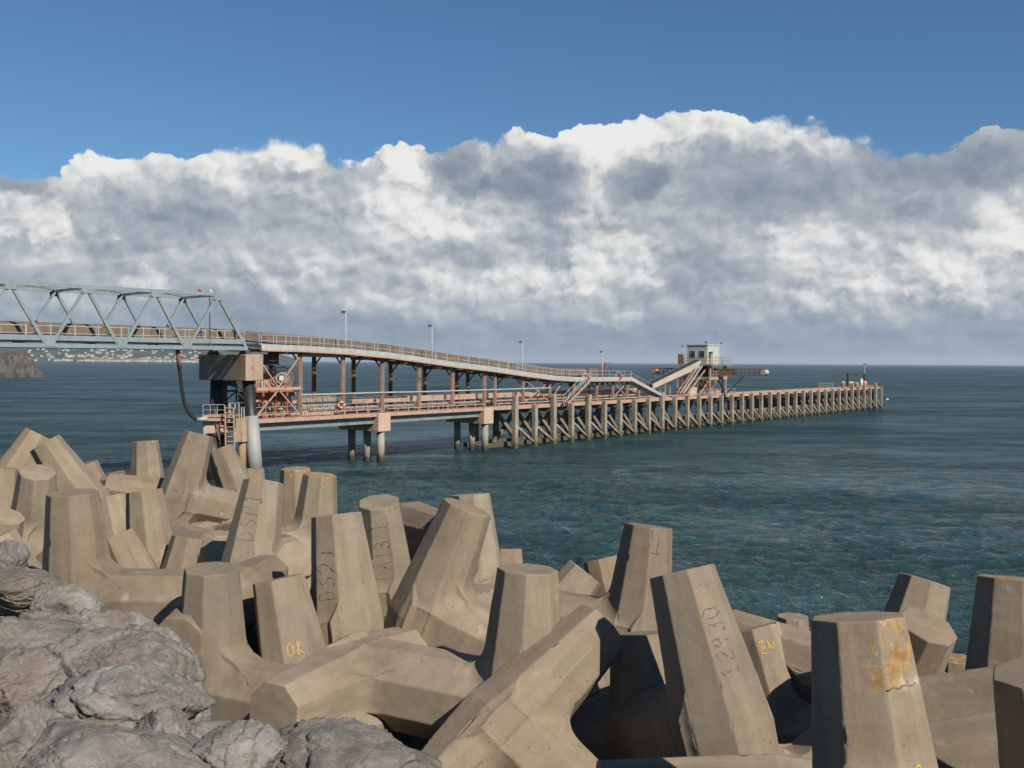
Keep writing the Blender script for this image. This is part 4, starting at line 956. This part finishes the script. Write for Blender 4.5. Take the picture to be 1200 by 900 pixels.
# lifebuoys
def lifebuoy(u, v, w, label, m, r=.42):
    s = s_at(u, w); c = PY(u, v, J(s, w, 0).y); t = thing('lifebuoy', label, 'lifebuoy', tuple(c), 0, 'lifebuoys along the jetty')
    nr = (CAM-c); nr.z = 0
    k = nr.normalized(); a = k.cross(Z)
    pts = [c+(a*math.cos(q)+Z*math.sin(q))*r for q in np.linspace(0, 2*math.pi, 25)]
    MB().tube(pts, .12, 8, False).build('ring', m, t, True)
    for q in (0, math.pi/2, math.pi, 1.5*math.pi):
        cc = c+(a*math.cos(q)+Z*math.sin(q))*r; dd = (-a*math.sin(q)+Z*math.cos(q))*.08; MB().tube([cc-dd, cc+dd], .135, 8).build('band', M_white, t, True)
lifebuoy(725, 440.5, -.55, 'red lifebuoy hung right of the conveyor head housing', M_red, .48); lifebuoy(687.5, 441.5, -.55, 'red lifebuoy hung at the top of the steep stair', M_red, .40); lifebuoy(400, 474.5, .2, 'orange lifebuoy hung on a gantry post by the chain curtain', M_orange, .30)
# lamp posts
def lamp_post(u, vt, w, zb, label, double=False, r=.07):
    s = s_at(u, w); b = J(s, w, zb); top = PY(u, vt, b.y).z
    t = thing('lamp_post', label, 'lamp post', tuple(b), 0, 'floodlight posts on the pier')
    b.z = zb; tp = Vector((b.x, b.y, top))
    MB().tube([b, b+(tp-b)*.3, tp], [r*1.25, r, r*.8], 8).build('pole', M_galv, t, True)
    for sg in ((-1, 1) if double else (-1,)):
        h = MB(); c = tp+Vector((sg*.22, -.1, .02)); h.hexa([c+Vector(q) for q in ((-.26, -.2, -.08), (.16, -.2, -.16), (.16, .2, -.16), (-.26, .2, -.08), (-.2, -.16, .16), (.16, -.16, .12), (.16, .16, .12), (-.2, .16, .16))])
        h.bar(tp, c, .06); h.build('floodlight', M_dark, t)
lamp_post(405, 366, -.45, 11.9, 'first floodlight post on the gantry, nearest the truss bridge'); lamp_post(506, 382, -.45, 10.8, 'second floodlight post along the gantry counting from the bridge')
lamp_post(612, 401, -.45, 9.4, 'third floodlight post, where the gantry slopes lowest against the sky'); lamp_post(706, 412.5, -.45, 8.5, 'floodlight post beside the red davit on the gantry platform')
lamp_post(801, 406, 4.3, 10.9, 'floodlight post on the dark side of the control cabin'); lamp_post(846.8, 402.5, -1.2, 10.6, 'floodlight post on the sunlit side of the control cabin'); lamp_post(1013.3, 427, 3.5, ZD, 'twin-headed floodlight post at the seaward end of the jetty', True)
dv = thing('davit', 'small red davit standing on the gantry platform', 'davit', tuple(PY(709, 441, J(s_at(709, 1), 1, 0).y)))
y = J(s_at(709, 1.), 1., 0).y
MB().bar(PY(709, 445, y), PY(709, 425.5, y), .18).build('mast', M_red, dv); MB().bar(PY(708.5, 425.6, y), PY(715.5, 425.6, y), .14).bar(PY(709, 432, y), PY(713.5, 426, y), .12).build('jib', M_red, dv)
# ---------------- ship loader
w0 = 1.0; sC = s_at(828.7, w0)
sl = thing('ship_loader', 'rusty ship loader tower with a level boom across the jetty and an inclined feed conveyor', 'ship loader', tuple(J(sC+2, 2.5, ZD)))
LW = [(sC-.6, .2), (sC-.6, 5.0), (sC+5.6, .2), (sC+5.6, 5.0)]
for s, w in LW: MB().bar(J(s, w, ZD), J(s, w, 10.7), .32, .32).build('leg', M_pink, sl)
for z in (5.75, 8.15): MB().box(J(sC-1., .0, z), JV*7, JN*.34, Z*.5).box(J(sC-1., 4.9, z), JV*7, JN*.34, Z*.5).box(J(sC-.9, .345, z+.02), JV*.3, JN*4.55, Z*.46).box(J(sC+5.5, .345, z+.02), JV*.3, JN*4.55, Z*.46).build('frame', M_pink, sl)
mb = MB()
for (a, b) in (((sC-.6, .2), (sC+2.5, .2)), ((sC+5.6, .2), (sC+2.5, .2)), ((sC-.6, .2), (sC-.6, 2.6)), ((sC-.6, 5), (sC-.6, 2.6))):
    mb.bar(J(*a, 6.), J(*b, 8.2), .18); mb.bar(J(*a, 10.6), J(*b, 8.5), .18)
mb.build('bracing', M_rust, sl)
MB().box(J(sC-1.4, -.6, 10.62), JV*8, JN*6.4, Z*.22).build('platform', M_gird, sl)
MB().bar(J(sC+2.5, 2.6, 6.), J(sC+2.5, 2.6, 10.6), 1.2, 1.2).build('chute', M_dark, sl)
# boom: two trussed side frames across the jetty
sBm = sC+3.0
mb = MB()
for ds in (-.7, .7):
    for z in (8.98, 10.02): mb.bar(J(sBm+ds, -8.6, z), J(sBm+ds, 13.2, z), .14, .18)
    for i in range(28): w = -8.5+i*.8; mb.bar(J(sBm+ds, w, 9.0), J(sBm+ds, w, 10.), .09)
    mb.box(J(sBm+ds-.02, -2.6, 9.08), JV*.04, JN*6.5, Z*.86)
mb.build('boom', M_rust, sl)
MB().box(J(sBm-.6, -8.5, 9.45), JV*1.2, JN*21.5, Z*.1).build('boom_belt', M_dark, sl)
for w in (-8.3, 12.9): MB().tube([J(sBm-.8, w, 9.5), J(sBm+.8, w, 9.5)], .46, 14).build('end_drum', M_dust if w < 0 else M_pink, sl)
MB().bar(J(sBm+.7, -4.3, 9.0), J(sBm+.7, -1., ZD+.3), .14).build('boom_stay', M_pink, sl)
# inclined feed conveyor
sf = s_at(760, 2.4); a = J(sf, 2.4, 7.2); b = J(sC-.8, 2.6, 11.1)
mb = MB()
for e in (-.75, .75):
    mb.hexa([a+JN*e-JN*.05-Z*.35, a+JN*e+JN*.05-Z*.35, a+JN*e+JN*.05+Z*.45, a+JN*e-JN*.05+Z*.45, b+JN*e-JN*.05-Z*.75, b+JN*e+JN*.05-Z*.75, b+JN*e+JN*.05+Z*.45, b+JN*e-JN*.05+Z*.45])
mb.build('feed_conveyor_side', M_dust, sl, bevel=0)
mb = MB(); mb.hexa([a-JN*.6+Z*.40, a+JN*.6+Z*.40, a+JN*.6+Z*.5, a-JN*.6+Z*.5, b-JN*.6+Z*.40, b+JN*.6+Z*.40, b+JN*.6+Z*.5, b-JN*.6+Z*.5]); mb.build('feed_conveyor_cover', M_dark, sl)
mb = MB(); mb.hexa([a-JN*.8-Z*.52, a+JN*.8-Z*.52, a+JN*.8-Z*.36, a-JN*.8-Z*.36, b-JN*.8-Z*.95, b+JN*.8-Z*.95, b+JN*.8-Z*.76, b-JN*.8-Z*.76]); mb.build('feed_conveyor_bottom', M_dark, sl)
for f in (.25, .5, .72): q = a+(b-a)*f; MB().bar(Vector((q.x, q.y, ZD))-JN*.7, q-JN*.7-Z*.6, .16).bar(Vector((q.x, q.y, ZD))+JN*.7, q+JN*.7-Z*.6, .16).build('feed_leg', M_pink, sl)
# stairs zigzag in front of the tower
for k, (ua, va, ub, vb, m) in enumerate(((797, 461, 818, 430, M_pink), (801, 461, 823, 428.5, M_galv), (806, 461, 826, 434, M_pink), (793, 460, 814, 432, M_rust))):
    w = -.2+.2*k; ya, yb = J(s_at(ua, w), w, 0).y, J(s_at(ub, w), w, 0).y
    MB().bar(PY(ua, va, ya), PY(ub, vb, yb), .10, .24).build('stair_stringer', m, sl)
mb = MB(); rail(mb, [J(sC-1.3, 5.6, 10.85), J(sC-1.3, -.5, 10.85), J(sC+6.5, -.5, 10.85)], 1.15, 1.2, .035); mb.build('handrail', M_rust, sl)
MB().box(J(sC-1.35, 4.7, 10.9), JV*.05, JN*1.3, Z*1.7).build('red_guard', M_rust, sl)
mb = MB()
for k in range(9):
    w = -.4+.75*k; mb.bar(J(sC-1.5+.1*k, w if w < 5 else 4.9, 6.3), J(sC-1.5+.1*k, min(w+.9, 5), 8.1), .07)
for s in (sC-2.5, sC-1.6, sC+.8, sC+3.9): mb.bar(J(s, -.1, ZD), J(s, -.1, 8.2), .1)
mb.build('pipework', M_rust, sl)
mb = MB(); rail(mb, [J(sC-5, -.2, ZD-.05), J(sC+9, -.2, ZD-.05)], 1.1, 1.6, .03); rail(mb, [J(sC-1., -.05, 8.6), J(sC+6, -.05, 8.6)], 1.0, 1.2, .03); mb.build('guard_rail', M_galv, sl)
MB().box(J(sC-6.5, 1.0, ZD), JV*2.6, JN*1.3, Z*1.5).build('gear_box', M_dust, sl, bevel=.04)
MB().box(J(sC+.4, 1.2, 6.3), JV*2.2, JN*1.6, Z*1.6).build('hopper', M_dark, sl, bevel=.1)
for w in (.4, 4.8): MB().bar(J(sC-4.2, w, ZD+.1), J(sC-.6, w, 8.1), .16).build('raking_strut', M_pink, sl)
# cabin
cb_ = thing('control_cabin', 'pale grey and white control cabin with two windows on top of the ship loader', 'cabin', tuple(J(sC, w0, 10.84)))
CW, CL, CZ = 3.9, 4.8, 14.15
MB().box(J(sC, w0, 10.845), JV*CL, JN*CW, Z*(CZ-10.845)).build('walls', M_cabin, cb_)
MB().box(J(sC-.12, w0-.12, CZ+.002), JV*(CL+.24), JN*(CW+.24), Z*.16).build('roof', M_white, cb_)
for wc in (.95, 2.75):
    o = MB().box(J(sC-.05, w0+wc-.55, 12.0), JV*.047, JN*1.1, Z*1.25).build('window_frame', M_white, cb_, bevel=0)
    MB().box(J(sC-.085, w0+wc-.42, 12.12), JV*.03, JN*.84, Z*.60).box(J(sC-.085, w0+wc-.42, 12.82), JV*.03, JN*.84, Z*.32).build('pane', M_glass, o)
o = MB().box(J(sC+.5, w0-.05, 10.95), JV*.95, JN*.047, Z*2.0).build('door', M_rust, cb_)
MB().box(J(sC+.62, w0-.075, 12.0), JV*.7, JN*.023, Z*.75).build('pane', M_glass, o)
MB().box(J(sC+.45, w0-.35, 12.95), JV*1.1, JN*.3, Z*.06).build('door_hood', M_rust, cb_)
mb = MB(); q = J(sC+CL-.3, w0-.15, 10.9); mb.tube([q, q+Z*5.6], .035, 6); mb.build('antenna', M_white, cb_)
mb = MB(); q = J(sC+.2, w0+.4, CZ+.16); mb.bar(q, q+Z*.3, .08).box(q+Z*.3-Vector((.25, .1, 0)), (.5, 0, 0), (0, .25, 0), (0, 0, .22)); mb.build('roof_lamp', M_dark, cb_)
mb = MB(); q = J(sC, 5.2, 12.4); mb.tube([q, q+Z*2.9], .03, 6); mb.build('antenna', M_galv, cb_)
# ---------------- seaward end
pf = thing('portal_frame', 'dark steel portal frame standing at the seaward end of the jetty', 'portal frame', tuple(J(163, 2, ZD)))
wA = 2.0; sa, sb = s_at(993.5, wA), s_at(1012.6, wA)
for s in (sa, sb): MB().bar(J(s, wA, ZD-.06), J(s, wA, 8.6), .45, .45).build('post', M_dark, pf)
MB().bar(J(sa-.8, wA, 8.75), J(sb, wA, 8.65), .34, .34).bar(J((sa+sb)/2, wA, 8.6), J((sa+sb)/2, wA, 8.1), .3).build('beam', M_dark, pf)
def drum(u, w, h, r, label, m, name='drum', cat='drum'):
    s = s_at(u, w); o = thing(name, label, cat, tuple(J(s, w, ZD)), 0, 'gear at the jetty end')
    MB().tube([J(s, w, ZD-.06), J(s, w, ZD+h*.9)], r, 14).build('shell', m, o, True); MB().tube([J(s, w, ZD+h*.9+.003), J(s, w, ZD+h)], [r*1.04, r*.6], 14).build('lid', M_white, o)
drum(997, 1.6, 1.5, .62, 'white domed tank under the portal frame at the jetty end', M_white, 'tank', 'tank'); drum(1004.3, 1.4, 1.1, .5, 'red drum under the portal frame beside a white tank', M_red)
drum(1009.5, 1.6, 2.1, .36, 'tall white cabinet beside the portal frame post at the jetty end', M_white, 'cabinet', 'cabinet'); drum(1013.6, 1.0, 1.5, .45, 'orange drum by the seaward post of the portal frame', M_orange); drum(988, 1., 1.6, .4, 'dark red bollard on the jetty deck left of the portal frame', M_rust, 'bollard', 'bollard')
# buoy
o = thing('mooring_buoy', 'small white mooring buoy floating right of the jetty end', 'buoy', tuple(Vector((*PY(1039.5, 468.5, 318).xy, 0))))
q = Vector(o.location); MB().tube([q-Z*.3, q+Z*.05, q+Z*.3, q+Z*.4], [.35, .55, .4, .1], 12).build('float', M_white, o, True); MB().tube([q+Z*.35, q+Z*.6], .05, 6).build('mooring_post', M_galv, o)
# ================================================================== far shore
random.seed(5)
# headland: broken rock mass at the left edge
def headland():
    nx, ny = 200, 44
    v = []
    a = PY(-60, 443, 600); b = PY(57, 441, 640); a.z = b.z = 0
    ax = (b-a).normalized(); nn = Vector((-ax.y, ax.x, 0)); L = (b-a).length
    for i in range(nx+1):
        f = i/nx; x = f*L
        H = 15.2 if f < .86 else (15.2-5*(f-.86)/.06 if f < .90 else max(0, 11*(1-f)/.10*(1 if f < .95 else .55)))
        H += 1.2*math.sin(x*.13)+.8*math.sin(x*.31+1)
        if f > .985: H = max(H*.3, -.5)
        for j in range(ny+1):
            gq = j/ny; w = gq*60
            prof_ = 1-math.exp(-w/1.6) if w > 3 else w/3*.84
            v.append(a+ax*x+nn*(w+6*math.sin(x*.05))+Z*(-1+(H+1)*min(1, prof_ if gq < .8 else prof_*(1-gq)/.2)))
    q = np.array([tuple(p) for p in v]); q += (np.stack([fbm(q*.14, 3, 4), fbm(q*.14+50, 4, 4), fbm(q*.2+90, 5, 4)], 1)-.5)*np.array([5, 5, 4.5])
    me = bpy.data.meshes.new('headland'); me.from_pydata([tuple(x) for x in q], [], [(i*(ny+1)+j, (i+1)*(ny+1)+j, (i+1)*(ny+1)+j+1, i*(ny+1)+j+1) for i in range(nx) for j in range(ny)])
    m = weathered('headland_rock', (.028, .026, .023), (.13, .12, .10), .95, .30, bump=1.)
    tag(link('headland', me, m), kind='structure')
headland()
# hills behind the town
HY = 5600.
def hill_z(x, y):
    f = np.clip((y-HY)/900, 0, 1.6); env = np.interp(x, [-6000, -3400, -2500, -2100, -1800, -1600, -1450, -200], [170, 150, 125, 100, 70, 30, 0, 0])
    return (f**.8)*env*(.75+.5*fbm(np.stack([x/600, y/600, 0*x], -1).reshape(-1, 3), 8, 4).reshape(np.shape(x)))-1.5
nx, ny = 200, 30; xs = np.linspace(-6500, 200, nx); ys = np.linspace(HY-30, HY+1700, ny)
GX, GY = np.meshgrid(xs, ys, indexing='ij'); GZ = hill_z(GX, GY); q = np.stack([GX.ravel(), GY.ravel(), GZ.ravel()], 1)
me = bpy.data.meshes.new('hills'); me.from_pydata([tuple(x) for x in q], [], [(i*ny+j, (i+1)*ny+j, (i+1)*ny+j+1, i*ny+j+1) for i in range(nx-1) for j in range(ny-1)])
m, g, b = mat('hill_fields'); p = geoco(g)
c = g.mix(g.ss(g.noise(g.scalev(p, (.006, .006, .006)), 1, 5, .6), .42, .6), (.018, .030, .022), (.045, .060, .032)); g.put(b.inputs['Base Color'], c); b.inputs['Roughness'].default_value = 1
tag(link('hills', me, m, smooth=True), kind='structure')
M_hw = [weathered('house_wall_white', (.48, .45, .40), (.55, .52, .47), .8, .01), weathered('house_wall_cream', (.42, .35, .27), (.46, .39, .31), .8, .01), weathered('house_wall_grey', (.36, .33, .30), (.42, .38, .34), .8, .01)]
M_hr = [weathered('roof_slate', (.13, .13, .14), (.19, .18, .19), .8, .05), weathered('roof_tile_red', (.24, .11, .08), (.30, .15, .10), .8, .05)]
def house_mesh(wm, rm, L, H):
    mb = MB(); mb.box((-L/2, -4, -3), (L, 0, 0), (0, 8, 0), (0, 0, H+3)); mb.cur = 1
    mb.add([(-L/2-.3, -4.4, H), (L/2+.3, -4.4, H), (L/2+.3, 4.4, H), (-L/2-.3, 4.4, H), (-L/2-.3, 0, H+3.4), (L/2+.3, 0, H+3.4)], [(0, 1, 5, 4), (2, 3, 4, 5), (1, 2, 5), (3, 0, 4), (0, 3, 2, 1)])
    o = mb.build('house', [wm, rm]); me = o.data; bpy.data.objects.remove(o); return me
HM = [(house_mesh(M_hw[a], M_hr[r_], L, H), lab) for a, r_, L, H, lab in ((0, 0, 13, 7.5, 'tiny white house in the town across the bay'), (0, 1, 17, 8, 'tiny white red-roofed house in the town across the bay'), (1, 1, 15, 7, 'tiny cream house in the town across the bay'), (2, 0, 20, 9, 'tiny grey slate-roofed house in the town across the bay'))]
for k in range(295):
    f = random.random()**1.9
    u = random.uniform(15, 236) if k % 3 else random.gauss(120, 40)
    if k > 170: u = random.uniform(100, 236); f = random.random()*.05
    f *= .8
    y = HY+12+f*900; x = (u-600)/FPX*y
    z = float(hill_z(np.array([x]), np.array([y]))[0])
    me, lab = HM[random.choice((0, 0, 0, 1, 2, 3))]
    o = bpy.data.objects.new('house', me); COL.objects.link(o); o.location = (x, y, z); o.rotation_euler.z = random.choice((0, 0, R(90), random.uniform(-.5, .5))); k2 = random.uniform(.8, 1.5); o.scale = (k2, k2, k2)
    tag(o, lab, 'house', 'houses of the town across the bay')
# ================================================================== air
if HAZE > 0:
    m = bpy.data.materials.new('haze_air'); m.use_nodes = True; t = m.node_tree; t.nodes.clear()
    o_ = t.nodes.new('ShaderNodeOutputMaterial'); v_ = t.nodes.new('ShaderNodeVolumePrincipled')
    v_.inputs['Color'].default_value = (.80, .88, 1.0, 1); v_.inputs['Density'].default_value = HAZE; v_.inputs['Anisotropy'].default_value = .1
    t.links.new(v_.outputs[0], o_.inputs['Volume'])
    hz = MB().box((-45000, -45000, -9.5), (90000, 0, 0), (0, 90000, 0), (0, 0, 260)).build('haze', m); tag(hz, kind='stuff')
